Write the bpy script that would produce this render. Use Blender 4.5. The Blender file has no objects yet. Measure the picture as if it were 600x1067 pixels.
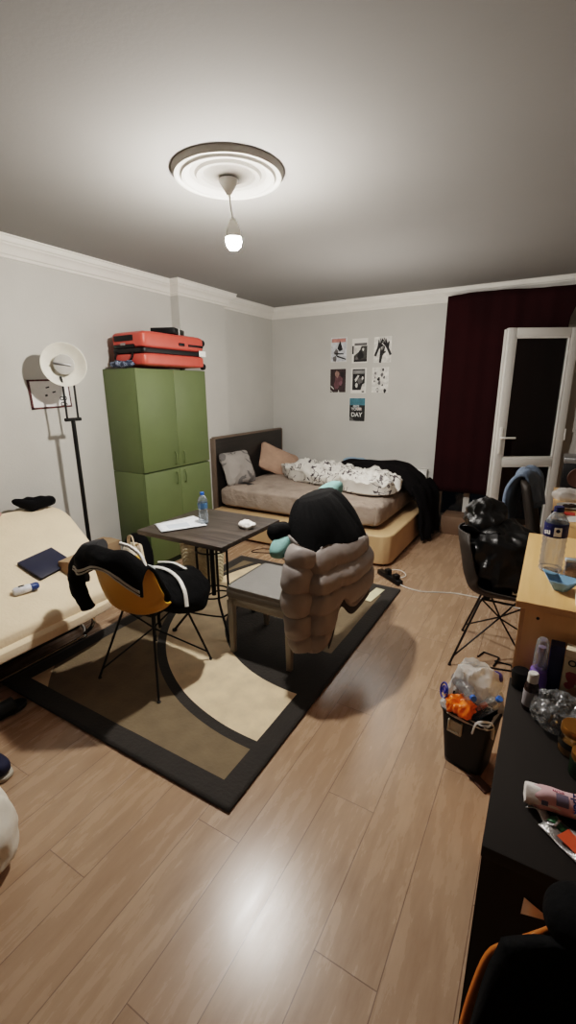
import bpy, bmesh, math, random
from math import pi, sin, cos, radians as R
from mathutils import Vector, Matrix, noise

random.seed(7)
scn = bpy.context.scene
COL = scn.collection

# ------------------------------------------------------------------ materials
def lin(c):
    def f(v):
        v /= 255.0
        return v / 12.92 if v <= 0.04045 else ((v + 0.055) / 1.055) ** 2.4
    return (f(c[0]), f(c[1]), f(c[2]), 1.0)

def new_mat(name):
    m = bpy.data.materials.new(name); m.use_nodes = True
    nt = m.node_tree; nt.nodes.clear()
    out = nt.nodes.new('ShaderNodeOutputMaterial')
    return m, nt, out

def mat(name, col, rough=0.6, metal=0.0, var=0.10, scale=8.0, bump=0.0, bscale=None, stretch=(1, 1, 1), sheen=0.0, spec=0.4, coat=0.0, bdist=0.01):
    m, nt, out = new_mat(name)
    b = nt.nodes.new('ShaderNodeBsdfPrincipled')
    nt.links.new(b.outputs[0], out.inputs[0])
    b.inputs['Roughness'].default_value = rough
    b.inputs['Metallic'].default_value = metal
    b.inputs['Specular IOR Level'].default_value = spec
    b.inputs['Sheen Weight'].default_value = sheen
    b.inputs['Coat Weight'].default_value = coat
    tc = nt.nodes.new('ShaderNodeTexCoord')
    mp = nt.nodes.new('ShaderNodeMapping'); mp.inputs['Scale'].default_value = stretch
    nt.links.new(tc.outputs['Object'], mp.inputs[0])
    n = nt.nodes.new('ShaderNodeTexNoise'); n.inputs['Scale'].default_value = scale; n.inputs['Detail'].default_value = 4
    nt.links.new(mp.outputs[0], n.inputs['Vector'])
    rp = nt.nodes.new('ShaderNodeValToRGB')
    c = lin(col)
    rp.color_ramp.elements[0].position = 0.3; rp.color_ramp.elements[1].position = 0.7
    rp.color_ramp.elements[0].color = tuple(x * (1 - var) for x in c[:3]) + (1,)
    rp.color_ramp.elements[1].color = tuple(min(1, x * (1 + var)) for x in c[:3]) + (1,)
    nt.links.new(n.outputs[0], rp.inputs[0]); nt.links.new(rp.outputs[0], b.inputs['Base Color'])
    if bump:
        n2 = nt.nodes.new('ShaderNodeTexNoise'); n2.inputs['Scale'].default_value = bscale or scale * 6; n2.inputs['Detail'].default_value = 5
        nt.links.new(mp.outputs[0], n2.inputs['Vector'])
        bp = nt.nodes.new('ShaderNodeBump'); bp.inputs['Strength'].default_value = bump; bp.inputs['Distance'].default_value = bdist
        nt.links.new(n2.outputs[0], bp.inputs['Height']); nt.links.new(bp.outputs[0], b.inputs['Normal'])
    return m

def glass_mat(name, tint=(255, 255, 255), gloss=0.10, rough=0.03, body=0.0, bodycol=(255, 255, 255), fres=.5):
    """thin clear sheet: transparent with a glossy skin and, for films, some scattering body"""
    m, nt, out = new_mat(name)
    t = nt.nodes.new('ShaderNodeBsdfTransparent'); t.inputs[0].default_value = lin(tint)
    g = nt.nodes.new('ShaderNodeBsdfGlossy'); g.inputs['Roughness'].default_value = rough
    fr = nt.nodes.new('ShaderNodeLayerWeight'); fr.inputs[0].default_value = 0.35
    mr = nt.nodes.new('ShaderNodeMapRange'); mr.inputs['To Min'].default_value = gloss; mr.inputs['To Max'].default_value = min(1, gloss + fres)
    nt.links.new(fr.outputs['Fresnel'], mr.inputs[0])
    mx = nt.nodes.new('ShaderNodeMixShader')
    nt.links.new(mr.outputs[0], mx.inputs[0]); nt.links.new(t.outputs[0], mx.inputs[1]); nt.links.new(g.outputs[0], mx.inputs[2])
    last = mx
    if body:
        d = nt.nodes.new('ShaderNodeBsdfDiffuse'); d.inputs[0].default_value = lin(bodycol)
        tl = nt.nodes.new('ShaderNodeBsdfTranslucent'); tl.inputs[0].default_value = lin(bodycol)
        a = nt.nodes.new('ShaderNodeMixShader'); a.inputs[0].default_value = 0.4
        nt.links.new(d.outputs[0], a.inputs[1]); nt.links.new(tl.outputs[0], a.inputs[2])
        m2 = nt.nodes.new('ShaderNodeMixShader'); m2.inputs[0].default_value = body
        nt.links.new(mx.outputs[0], m2.inputs[1]); nt.links.new(a.outputs[0], m2.inputs[2]); last = m2
    nt.links.new(last.outputs[0], out.inputs[0])
    return m

def emit_mat(name, col, strength):
    m, nt, out = new_mat(name)
    e = nt.nodes.new('ShaderNodeEmission'); e.inputs[0].default_value = col; e.inputs[1].default_value = strength
    nt.links.new(e.outputs[0], out.inputs[0]); return m

class NX:
    """tiny expression helper for shader maths"""
    def __init__(s, nt): s.nt = nt
    def m(s, op, a, b=None, c=None):
        n = s.nt.nodes.new('ShaderNodeMath'); n.operation = op
        for i, v in enumerate((a, b, c)):
            if v is None: continue
            if isinstance(v, (int, float)): n.inputs[i].default_value = v
            else: s.nt.links.new(v, n.inputs[i])
        return n.outputs[0]
    def mix(s, f, a, b):
        n = s.nt.nodes.new('ShaderNodeMix'); n.data_type = 'RGBA'
        for k, v in ((0, f), (6, a), (7, b)):
            if isinstance(v, (tuple, float, int)): n.inputs[k].default_value = v
            else: s.nt.links.new(v, n.inputs[k])
        return n.outputs[2]

def floor_material():
    m, nt, out = new_mat('laminate'); x = NX(nt)
    b = nt.nodes.new('ShaderNodeBsdfPrincipled'); nt.links.new(b.outputs[0], out.inputs[0])
    tc = nt.nodes.new('ShaderNodeTexCoord'); sp = nt.nodes.new('ShaderNodeSeparateXYZ'); nt.links.new(tc.outputs['Object'], sp.inputs[0])
    W, L = 0.193, 1.38
    u = x.m('DIVIDE', x.m('ADD', sp.outputs[0], 20 * W + 0.4117), W)
    row = x.m('FLOOR', u); fu = x.m('FRACT', u)
    v = x.m('ADD', x.m('DIVIDE', x.m('ADD', x.m('SUBTRACT', sp.outputs[1], 0.985), x.m('MULTIPLY', x.m('SUBTRACT', row, 17.0), 0.51)), L), 20.0)
    pl = x.m('FLOOR', v); fv = x.m('FRACT', v)
    eu = x.m('MULTIPLY', x.m('MINIMUM', fu, x.m('SUBTRACT', 1.0, fu)), W)
    ev = x.m('MULTIPLY', x.m('MINIMUM', fv, x.m('SUBTRACT', 1.0, fv)), L)
    seam = x.m('LESS_THAN', x.m('MINIMUM', eu, ev), 0.0016)
    rnd = nt.nodes.new('ShaderNodeTexWhiteNoise'); rnd.noise_dimensions = '2D'
    cb = nt.nodes.new('ShaderNodeCombineXYZ'); nt.links.new(row, cb.inputs[0]); nt.links.new(pl, cb.inputs[1]); nt.links.new(cb.outputs[0], rnd.inputs['Vector'])
    cb2 = nt.nodes.new('ShaderNodeCombineXYZ')
    nt.links.new(x.m('MULTIPLY', sp.outputs[0], 9.0), cb2.inputs[0]); nt.links.new(x.m('MULTIPLY', sp.outputs[1], 1.6), cb2.inputs[1]); nt.links.new(x.m('MULTIPLY', rnd.outputs['Value'], 37.0), cb2.inputs[2])
    n = nt.nodes.new('ShaderNodeTexNoise'); n.inputs['Scale'].default_value = 2.2; n.inputs['Detail'].default_value = 7; n.inputs['Roughness'].default_value = 0.62
    nt.links.new(cb2.outputs[0], n.inputs['Vector'])
    rp = nt.nodes.new('ShaderNodeValToRGB'); nt.links.new(n.outputs[0], rp.inputs[0])
    rp.color_ramp.elements[0].position = 0.28; rp.color_ramp.elements[1].position = 0.72
    rp.color_ramp.elements[0].color = lin((146, 118, 94)); rp.color_ramp.elements[1].color = lin((182, 152, 126))
    tint = x.mix(x.m('MULTIPLY', rnd.outputs['Value'], 0.35), rp.outputs[0], lin((156, 126, 102)))
    col = x.mix(x.m('MULTIPLY', seam, 0.65), tint, lin((70, 48, 36)))
    nt.links.new(col, b.inputs['Base Color'])
    nt.links.new(x.m('ADD', 0.20, x.m('MULTIPLY', n.outputs[0], 0.14)), b.inputs['Roughness'])
    b.inputs['Specular IOR Level'].default_value = 0.5
    bp = nt.nodes.new('ShaderNodeBump'); bp.inputs['Strength'].default_value = 0.25; bp.inputs['Distance'].default_value = 0.002
    nt.links.new(x.m('SUBTRACT', x.m('MULTIPLY', n.outputs[0], 0.25), seam), bp.inputs['Height']); nt.links.new(bp.outputs[0], b.inputs['Normal'])
    return m

def rug_material():
    m, nt, out = new_mat('rug_pile'); x = NX(nt)
    b = nt.nodes.new('ShaderNodeBsdfPrincipled'); nt.links.new(b.outputs[0], out.inputs[0])
    tc = nt.nodes.new('ShaderNodeTexCoord'); sp = nt.nodes.new('ShaderNodeSeparateXYZ'); nt.links.new(tc.outputs['Object'], sp.inputs[0])
    X, Y = sp.outputs[0], sp.outputs[1]
    def dist(cx, cy):
        a = x.m('SUBTRACT', X, cx); c = x.m('SUBTRACT', Y, cy)
        return x.m('SQRT', x.m('ADD', x.m('MULTIPLY', a, a), x.m('MULTIPLY', c, c)))
    cream, taupe, dark = lin((232, 208, 174)), lin((116, 100, 76)), lin((38, 34, 30))
    d = dist(-1.05, 2.70)
    d3 = dist(-1.35, 2.30)
    col = x.mix(x.m('LESS_THAN', d3, 1.44), cream, taupe)            # outer field
    col = x.mix(x.m('LESS_THAN', d, 1.345), col, dark)               # thin dark arc
    col = x.mix(x.m('LESS_THAN', d, 1.29), col, cream)               # pale band
    col = x.mix(x.m('LESS_THAN', d, 0.905), col, dark)               # dark ring
    col = x.mix(x.m('LESS_THAN', d, 0.47), col, taupe)
    ex = x.m('SUBTRACT', 0.80, x.m('ABSOLUTE', x.m('ADD', X, 1.70)))
    ey = x.m('SUBTRACT', 1.145, x.m('ABSOLUTE', x.m('SUBTRACT', Y, 2.205)))
    col = x.mix(x.m('LESS_THAN', x.m('MINIMUM', ex, ey), 0.105), col, dark)
    n = nt.nodes.new('ShaderNodeTexNoise'); n.inputs['Scale'].default_value = 9; n.inputs['Detail'].default_value = 6
    nt.links.new(tc.outputs['Object'], n.inputs['Vector'])
    mul = nt.nodes.new('ShaderNodeMix'); mul.data_type = 'RGBA'; mul.blend_type = 'MULTIPLY'; mul.inputs[0].default_value = 0.35
    rp = nt.nodes.new('ShaderNodeValToRGB'); rp.color_ramp.elements[0].position = .35; rp.color_ramp.elements[1].position = .65
    rp.color_ramp.elements[0].color = (0.45, 0.45, 0.45, 1)
    nt.links.new(n.outputs[0], rp.inputs[0]); nt.links.new(col, mul.inputs[6]); nt.links.new(rp.outputs[0], mul.inputs[7])
    nt.links.new(mul.outputs[2], b.inputs['Base Color'])
    b.inputs['Roughness'].default_value = 0.85; b.inputs['Sheen Weight'].default_value = 0.1
    n2 = nt.nodes.new('ShaderNodeTexNoise'); n2.inputs['Scale'].default_value = 60; n2.inputs['Detail'].default_value = 4
    nt.links.new(tc.outputs['Object'], n2.inputs['Vector'])
    bp = nt.nodes.new('ShaderNodeBump'); bp.inputs['Strength'].default_value = 0.5; bp.inputs['Distance'].default_value = 0.006
    nt.links.new(n2.outputs[0], bp.inputs['Height']); nt.links.new(bp.outputs[0], b.inputs['Normal'])
    return m

def wood_material(name, c0, c1, axis='x', rough=0.45, scale=3.0):
    m, nt, out = new_mat(name)
    b = nt.nodes.new('ShaderNodeBsdfPrincipled'); nt.links.new(b.outputs[0], out.inputs[0]); b.inputs['Roughness'].default_value = rough
    tc = nt.nodes.new('ShaderNodeTexCoord'); mp = nt.nodes.new('ShaderNodeMapping')
    mp.inputs['Scale'].default_value = {'x': (1, 14, 14), 'y': (14, 1, 14), 'z': (14, 14, 1)}[axis]
    nt.links.new(tc.outputs['Object'], mp.inputs[0])
    n = nt.nodes.new('ShaderNodeTexNoise'); n.inputs['Scale'].default_value = scale; n.inputs['Detail'].default_value = 7; n.inputs['Roughness'].default_value = .65
    nt.links.new(mp.outputs[0], n.inputs['Vector'])
    rp = nt.nodes.new('ShaderNodeValToRGB'); rp.color_ramp.elements[0].position = .32; rp.color_ramp.elements[1].position = .68
    rp.color_ramp.elements[0].color = lin(c0); rp.color_ramp.elements[1].color = lin(c1)
    nt.links.new(n.outputs[0], rp.inputs[0]); nt.links.new(rp.outputs[0], b.inputs['Base Color'])
    return m

def floral_material(name, base, ink, scale=9.0, thr=0.12):
    """light cloth with loose dark line drawing: contour lines of a noise field"""
    m, nt, out = new_mat(name); x = NX(nt)
    b = nt.nodes.new('ShaderNodeBsdfPrincipled'); nt.links.new(b.outputs[0], out.inputs[0]); b.inputs['Roughness'].default_value = .85
    tc = nt.nodes.new('ShaderNodeTexCoord')
    n = nt.nodes.new('ShaderNodeTexNoise'); n.inputs['Scale'].default_value = scale; n.inputs['Detail'].default_value = 1.5; n.inputs['Distortion'].default_value = .6
    nt.links.new(tc.outputs['Object'], n.inputs['Vector'])
    f = x.m('ABSOLUTE', x.m('SUBTRACT', x.m('FRACT', x.m('MULTIPLY', n.outputs[0], 5.0)), 0.5))
    line = x.m('LESS_THAN', f, thr)
    n2 = nt.nodes.new('ShaderNodeTexNoise'); n2.inputs['Scale'].default_value = scale * .45; nt.links.new(tc.outputs['Object'], n2.inputs['Vector'])
    line = x.m('MULTIPLY', line, x.m('GREATER_THAN', n2.outputs[0], 0.47))
    nt.links.new(x.mix(line, lin(base), lin(ink)), b.inputs['Base Color'])
    return m

# ------------------------------------------------------------------ mesh builder
class MB:
    def __init__(s): s.bm = bmesh.new()
    def _xf(s, verts, M):
        if M is not None:
            for v in verts: v.co = M @ v.co
    def box(s, x0, x1, y0, y1, z0, z1, bev=0.0, seg=2, M=None):
        ret = bmesh.ops.create_cube(s.bm, size=1.0); vs = ret['verts']
        for v in vs:
            v.co = Vector(((x0 + x1) / 2 + v.co.x * (x1 - x0), (y0 + y1) / 2 + v.co.y * (y1 - y0), (z0 + z1) / 2 + v.co.z * (z1 - z0)))
        if bev:
            es = list({e for v in vs for e in v.link_edges})
            r = bmesh.ops.bevel(s.bm, geom=es, offset=bev, segments=seg, affect='EDGES', profile=.5)
            vs = list({v for f in r['faces'] for v in f.verts} | {v for v in vs if v.is_valid})
        s._xf(vs, M); return s
    def grid(s, fn, nu, nv, closeu=False, closev=False, M=None):
        rows = []
        for j in range(nv + (0 if closev else 1)):
            row = []
            for i in range(nu + (0 if closeu else 1)):
                p = Vector(fn(i / nu, j / nv))
                row.append(s.bm.verts.new(M @ p if M is not None else p))
            rows.append(row)
        nr, nc = len(rows), len(rows[0])
        for j in range(nr if closev else nr - 1):
            for i in range(nc if closeu else nc - 1):
                a, b_, c, d = rows[j][i], rows[j][(i + 1) % nc], rows[(j + 1) % nr][(i + 1) % nc], rows[(j + 1) % nr][i]
                try: s.bm.faces.new((a, b_, c, d))
                except ValueError: pass
        return rows
    def tube(s, pts, r, n=8, closed=False, smooth=0, caps=True, M=None, flat=1.0):
        pts = [Vector(p) for p in pts]
        if smooth: pts = catmull(pts, smooth, closed)
        rr = r if callable(r) else (lambda t: r)
        N = len(pts); rings = []
        def tan(i):
            if closed: return (pts[(i + 1) % N] - pts[(i - 1) % N]).normalized()
            return (pts[min(i + 1, N - 1)] - pts[max(i - 1, 0)]).normalized()
        t = tan(0); a = Vector((0, 0, 1)) if abs(t.z) < .9 else Vector((1, 0, 0))
        nrm = (a - t * a.dot(t)).normalized()
        for i in range(N):
            t = tan(i); nrm = nrm - t * nrm.dot(t)
            nrm = nrm.normalized() if nrm.length > 1e-6 else t.orthogonal().normalized()
            bi = t.cross(nrm); q = rr(i / max(1, N - 1))
            ring = []
            for k in range(n):
                th = 2 * pi * k / n
                p = pts[i] + (nrm * cos(th) * flat + bi * sin(th)) * q
                ring.append(s.bm.verts.new(M @ p if M is not None else p))
            rings.append(ring)
        for i in range(N if closed else N - 1):
            A, B = rings[i], rings[(i + 1) % N]
            for k in range(n): s.bm.faces.new((A[k], A[(k + 1) % n], B[(k + 1) % n], B[k]))
        if caps and not closed:
            s.bm.faces.new(rings[0][::-1]); s.bm.faces.new(rings[-1])
        return s
    def lathe(s, prof, loc=(0, 0, 0), n=24, M=None):
        loc = Vector(loc); rings = []
        for r, z in prof:
            if r < 1e-6:
                p = loc + Vector((0, 0, z)); rings.append([s.bm.verts.new(M @ p if M is not None else p)])
            else:
                ring = []
                for k in range(n):
                    p = loc + Vector((r * cos(2 * pi * k / n), r * sin(2 * pi * k / n), z))
                    ring.append(s.bm.verts.new(M @ p if M is not None else p))
                rings.append(ring)
        for A, B in zip(rings, rings[1:]):
            for k in range(n):
                if len(A) == 1 and len(B) == 1: continue
                if len(A) == 1: s.bm.faces.new((A[0], B[(k + 1) % n], B[k]))
                elif len(B) == 1: s.bm.faces.new((A[k], A[(k + 1) % n], B[0]))
                else: s.bm.faces.new((A[k], A[(k + 1) % n], B[(k + 1) % n], B[k]))
        return s
    def prism(s, poly, h0, h1, axis='z', M=None):
        """extrude a 2-D outline; axis z: (x,y), y: (x,z), x: (y,z)"""
        def P(p, h): return Vector((p[0], p[1], h)) if axis == 'z' else Vector((p[0], h, p[1])) if axis == 'y' else Vector((h, p[0], p[1]))
        A = [s.bm.verts.new(M @ P(p, h0) if M is not None else P(p, h0)) for p in poly]
        B = [s.bm.verts.new(M @ P(p, h1) if M is not None else P(p, h1)) for p in poly]
        n = len(poly)
        for k in range(n): s.bm.faces.new((A[k], A[(k + 1) % n], B[(k + 1) % n], B[k]))
        s.bm.faces.new(A[::-1]); s.bm.faces.new(B); return s
    def flat(s, pts, idx=0):
        f = s.bm.faces.new([s.bm.verts.new(Vector(p)) for p in pts]); f.material_index = idx; return s
    def sq(s, c, rad, e1=1.0, e2=1.0, nu=40, nv=24, M=None, fn=None):
        """superellipsoid; e1 profile, e2 outline (small = boxy); fn(p, unit) displaces"""
        c = Vector(c)
        def pw(v, e): return math.copysign(abs(v) ** e, v)
        def f(u, v):
            th = 2 * pi * u; ph = -pi / 2 + pi * v
            q = Vector((pw(cos(ph), e1) * pw(cos(th), e2), pw(cos(ph), e1) * pw(sin(th), e2), pw(sin(ph), e1)))
            p = Vector((q.x * rad[0], q.y * rad[1], q.z * rad[2]))
            if fn: p = fn(p, q)
            return (M @ p if M is not None else p) + c
        s.grid(f, nu, nv, closeu=True)
        return s
    def add(s, other):
        me = bpy.data.meshes.new('t'); other.bm.to_mesh(me); s.bm.from_mesh(me); bpy.data.meshes.remove(me); return s

def catmull(pts, k, closed=False):
    N = len(pts); out = []
    for i in range(N if closed else N - 1):
        p0 = pts[(i - 1) % N] if closed or i > 0 else pts[i] * 2 - pts[i + 1]
        p1, p2 = pts[i], pts[(i + 1) % N]
        p3 = pts[(i + 2) % N] if closed or i + 2 < N else p2 * 2 - p1
        for j in range(k):
            t = j / k
            out.append(0.5 * ((2 * p1) + (p2 - p0) * t + (2 * p0 - 5 * p1 + 4 * p2 - p3) * t * t + (3 * p1 - p0 - 3 * p2 + p3) * t ** 3))
    if not closed: out.append(pts[-1])
    return out

def nz(p, sc, seed=0.0): return noise.noise(Vector((p[0] * sc + seed, p[1] * sc - seed * 1.7, p[2] * sc + seed * .6)))
def ridge(p, sc, seed=0.0): return 1 - 2 * abs(nz(p, sc, seed))

WM = {}
def wmat(o): return WM.get(o.name, Matrix.Identity(4)) if o else Matrix.Identity(4)

def obj(name, mb, m, parent=None, sharp=35, solid=0.0, subsurf=0, world=False, bevel=0.0):
    """link ONE mesh object. A child is given in its thing's own frame, or in room coordinates with world=True"""
    me = bpy.data.meshes.new(name)
    bm = mb.bm
    bmesh.ops.remove_doubles(bm, verts=bm.verts, dist=1e-6)
    bmesh.ops.recalc_face_normals(bm, faces=bm.faces)
    bm.to_mesh(me); bm.free()
    for mm in (m if isinstance(m, (list, tuple)) else [m]): me.materials.append(mm)
    for p in me.polygons: p.use_smooth = True
    me.set_sharp_from_angle(angle=R(sharp))
    o = bpy.data.objects.new(name, me); COL.objects.link(o)
    if parent:
        o.parent = parent
        if world: o.matrix_parent_inverse = wmat(parent).inverted()
        WM[o.name] = Matrix.Identity(4) if world else wmat(parent).copy()
    if solid:
        md = o.modifiers.new('thickness', 'SOLIDIFY'); md.thickness = solid; md.offset = 0
    if bevel:
        md = o.modifiers.new('bevel', 'BEVEL'); md.width = bevel; md.segments = 2; md.limit_method = 'ANGLE'
    if subsurf:
        md = o.modifiers.new('smooth', 'SUBSURF'); md.levels = subsurf; md.render_levels = subsurf
    return o

def thing(name, label, cat, loc=(0, 0, 0), rotz=0.0, group=None):
    o = bpy.data.objects.new(name, None); COL.objects.link(o)
    o.location = loc; o.rotation_euler = (0, 0, rotz); o.empty_display_size = .1
    WM[o.name] = Matrix.Translation(loc) @ Matrix.Rotation(rotz, 4, 'Z')
    return tag(o, label, cat, group)

def tag(o, label, cat, group=None, kind=None):
    o['label'] = label; o['category'] = cat
    if group: o['group'] = group
    if kind: o['kind'] = kind
    return o

def struct(name, mb, m, parent=None, label=None, **k):
    o = obj(name, mb, m, parent, **k)
    if not parent: o['kind'] = 'structure'
    if label: o['label'] = label
    return o

def lettering(name, s, size, m, parent, M, ext=0.0004, align='CENTER', bold=0.0, world=True):
    cu = bpy.data.curves.new('t', 'FONT'); cu.body = s; cu.size = size; cu.align_x = align; cu.align_y = 'CENTER'; cu.extrude = ext; cu.offset = bold; cu.resolution_u = 3
    o = bpy.data.objects.new('t', cu); COL.objects.link(o)
    dg = bpy.context.evaluated_depsgraph_get(); dg.update()
    me = bpy.data.meshes.new_from_object(o.evaluated_get(dg)); bpy.data.objects.remove(o)
    me.transform(M); me.name = name
    me.materials.clear(); me.materials.append(m)
    q = bpy.data.objects.new(name, me); COL.objects.link(q); q.parent = parent
    if world: q.matrix_parent_inverse = wmat(parent).inverted()
    WM[q.name] = Matrix.Identity(4) if world else wmat(parent).copy()
    return q

def T(x, y, z): return Matrix.Translation((x, y, z))
def RX(a): return Matrix.Rotation(a, 4, 'X')
def RY(a): return Matrix.Rotation(a, 4, 'Y')
def RZ(a): return Matrix.Rotation(a, 4, 'Z')

# palette
M_wall = mat('wall_paint', (192, 190, 184), .9, var=.03, scale=3, bump=.12, bscale=90)
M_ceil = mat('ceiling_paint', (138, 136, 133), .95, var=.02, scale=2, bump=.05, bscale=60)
M_plaster = mat('white_plaster', (226, 223, 216), .7, var=.03, scale=6)
M_green = mat('green_lacquer', (92, 104, 66), .5, var=.05, scale=5, bump=.03)
M_greendk = mat('dark_green_plinth', (38, 52, 30), .7)  # darker green for the recessed plinth
M_red = mat('red_polycarbonate', (196, 78, 66), .38, var=.05, scale=14)
M_black = mat('black_plastic', (10, 10, 11), .45, spec=.3)
M_blacksoft = mat('black_fabric', (9, 9, 10), .9, bump=.3, scale=14, bscale=90, spec=.15)
M_blackleather = mat('black_leather', (8, 8, 8), .36, bump=.25, scale=9, bscale=40)
M_metalblk = mat('black_iron', (20, 19, 18), .5, metal=.3)
M_chrome = mat('chrome', (200, 200, 200), .15, metal=1.0)
M_steel = mat('grey_steel', (150, 150, 150), .35, metal=.8)
M_white = mat('white_plastic', (228, 226, 220), .4)
M_whitepaper = mat('white_paper', (238, 236, 230), .8, var=.03)
M_cream = mat('cream_fabric', (238, 216, 186), .92, var=.04, scale=7, bump=.25, bscale=60, sheen=.2)
M_navy = mat('dark_navy', (34, 38, 58), .45)
M_blue = mat('cap_blue', (40, 98, 190), .35)
M_yellow = mat('mustard_plastic', (206, 158, 46), .42, var=.06, scale=5)
M_greyleather = mat('grey_leatherette', (128, 126, 122), .42, var=.06, scale=5, bump=.12, bscale=60)
M_greylegs = mat('pale_grey_lacquer', (150, 146, 136), .45)
M_tan = mat('tan_leatherette', (200, 168, 128), .55, var=.06, scale=4, bump=.08)
M_sheet = mat('taupe_sheet', (156, 141, 129), .9, var=.10, scale=9, bump=.8, bscale=6, bdist=.06)
M_darkwood = wood_material('wenge_board', (28, 24, 21), (44, 38, 33), 'y')
M_greywood = wood_material('dark_grey_oak', (40, 35, 32), (82, 73, 66), 'x', .42)
M_beech = wood_material('beech_board', (216, 168, 112), (230, 184, 130), 'y', .4, 2.0)
M_beechside = wood_material('beech_side', (232, 184, 124), (242, 196, 136), 'z', .45, 2.0)
M_card = mat('cardboard', (166, 138, 108), .85, var=.08, scale=6)
M_curtain = mat('maroon_curtain', (38, 9, 11), .85, var=.12, scale=3, bump=.2, bscale=80, spec=.1)
M_pvc = mat('white_pvc', (214, 212, 206), .35, var=.02)
M_glass = glass_mat('window_glass', (205, 208, 206), .03, .02, fres=.25)
M_clear = glass_mat('clear_plastic', (236, 240, 243), .10, .06, body=.12, bodycol=(214, 226, 236))
M_film = glass_mat('clear_film', (235, 238, 240), .12, .12, body=.16, bodycol=(235, 238, 240))
M_bag = glass_mat('white_bag_film', (245, 245, 245), .06, .25, body=.62, bodycol=(236, 236, 234))
M_teal = mat('teal_cloth', (122, 166, 162), .9, bump=.2, bscale=50)
M_jacketgrey = mat('silver_grey_nylon', (138, 130, 126), .5, var=.05, scale=6, bump=.35, bscale=14, sheen=.1)
M_basket = mat('cream_wicker', (198, 188, 160), .8, var=.1, scale=20)
M_denim = mat('blue_denim', (98, 112, 130), .9, var=.15, scale=14, bump=.3, bscale=90)
M_olive = mat('grey_brown_plastic', (44, 38, 33), .62, var=.06)
M_orange = mat('orange_foil', (226, 112, 22), .3, var=.1, scale=20)
M_gold = mat('gold_lid', (176, 128, 60), .32, metal=.8)

# ------------------------------------------------------------------ room shell
H = 2.60
XL, XR, YB, YF = -3.35, 0.95, 5.35, -2.40
struct('floor', MB().box(XL - .1, XR + .1, YF - .1, YB + .3, -.10, 0), floor_material())
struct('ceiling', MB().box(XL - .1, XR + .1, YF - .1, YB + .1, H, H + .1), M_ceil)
wl = MB().box(XL - .1, XL, YF - .1, YB + .1, 0, H); wl.box(XL, -3.25, 3.51, 4.22, 0, H)
struct('wall_left', wl, M_wall)
wb = MB().box(XL, -1.06, YB, YB + .12, 0, H)
wb.box(-1.06, .12, YB, YB + .12, 2.17, H); wb.box(.12, XR, YB, YB + .12, 0, H); wb.box(-1.06, .12, YB, YB + .12, 0, .10)
struct('wall_back', wb, M_wall)
M_walldim = mat('bounce_cut_dark', (118, 106, 94), .9, var=.03, scale=3)  # unseen walls toned dark to cut bounced light near the camera
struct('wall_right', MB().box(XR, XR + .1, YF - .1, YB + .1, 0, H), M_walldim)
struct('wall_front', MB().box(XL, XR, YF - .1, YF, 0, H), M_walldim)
# plaster cornice swept round the room with mitred corners
path = [(XL, YF), (XL, 3.51), (-3.25, 3.51), (-3.25, 4.22), (XL, 4.22), (XL, YB), (XR, YB), (XR, YF)]
prof = [(0, -.125), (.012, -.125), (.018, -.108), (.030, -.104), (.040, -.085), (.056, -.066), (.076, -.055), (.080, -.046), (.090, -.042), (.096, -.028), (.096, -.012), (.104, -.008), (.104, 0), (0, 0)]
def cornice():
    mb = MB(); n = len(path); rings = []
    for i in range(n):
        p = Vector(path[i]); a = (p - Vector(path[i - 1])).normalized(); b = (Vector(path[(i + 1) % n]) - p).normalized()
        na, nb = Vector((a.y, -a.x)), Vector((b.y, -b.x))
        k = (na + nb) / max(.2, (1 + na.dot(nb)))
        rings.append([mb.bm.verts.new((p.x + k.x * d, p.y + k.y * d, H + z)) for d, z in prof])
    for i in range(n):
        A, B = rings[i], rings[(i + 1) % n]
        for j in range(len(prof) - 1): mb.bm.faces.new((A[j], A[j + 1], B[j + 1], B[j]))
    return mb
struct('trim_1', cornice(), M_plaster, label='white plaster cornice along the top of the walls', sharp=25)
struct('trim_2', MB().box(-.955, -.02, 5.06, YB, 0, .205, .004), mat('step_boards', (112, 90, 72), .6, var=.08), label='low wooden step in front of the balcony door')
struct('baseboard_left', MB().box(XL, XL + .015, YF, 3.51, 0, .07, .003), M_plaster)
struct('baseboard_back', MB().box(XL, -1.07, YB - .015, YB, 0, .07, .003), M_plaster)

# balcony window beside the doorway
wn = MB()
for a in ((-1.06, -1.02, .10, 2.17), (-.78, -.715, .10, 2.17), (-1.02, -.78, .10, .155), (-1.02, -.78, 2.125, 2.17), (-.715, .12, 2.135, 2.17), (.09, .12, .10, 2.135), (-.715, .075, .10, .13)):
    wn.box(a[0], a[1], YB - .02, YB + .06, a[2], a[3], .004)
w1 = struct('window_1', wn, M_pvc, label='white balcony window and door frame below the maroon curtain')
struct('pane', MB().box(-1.02, -.78, YB + .015, YB + .02, .155, 2.25), M_glass, w1)

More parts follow.
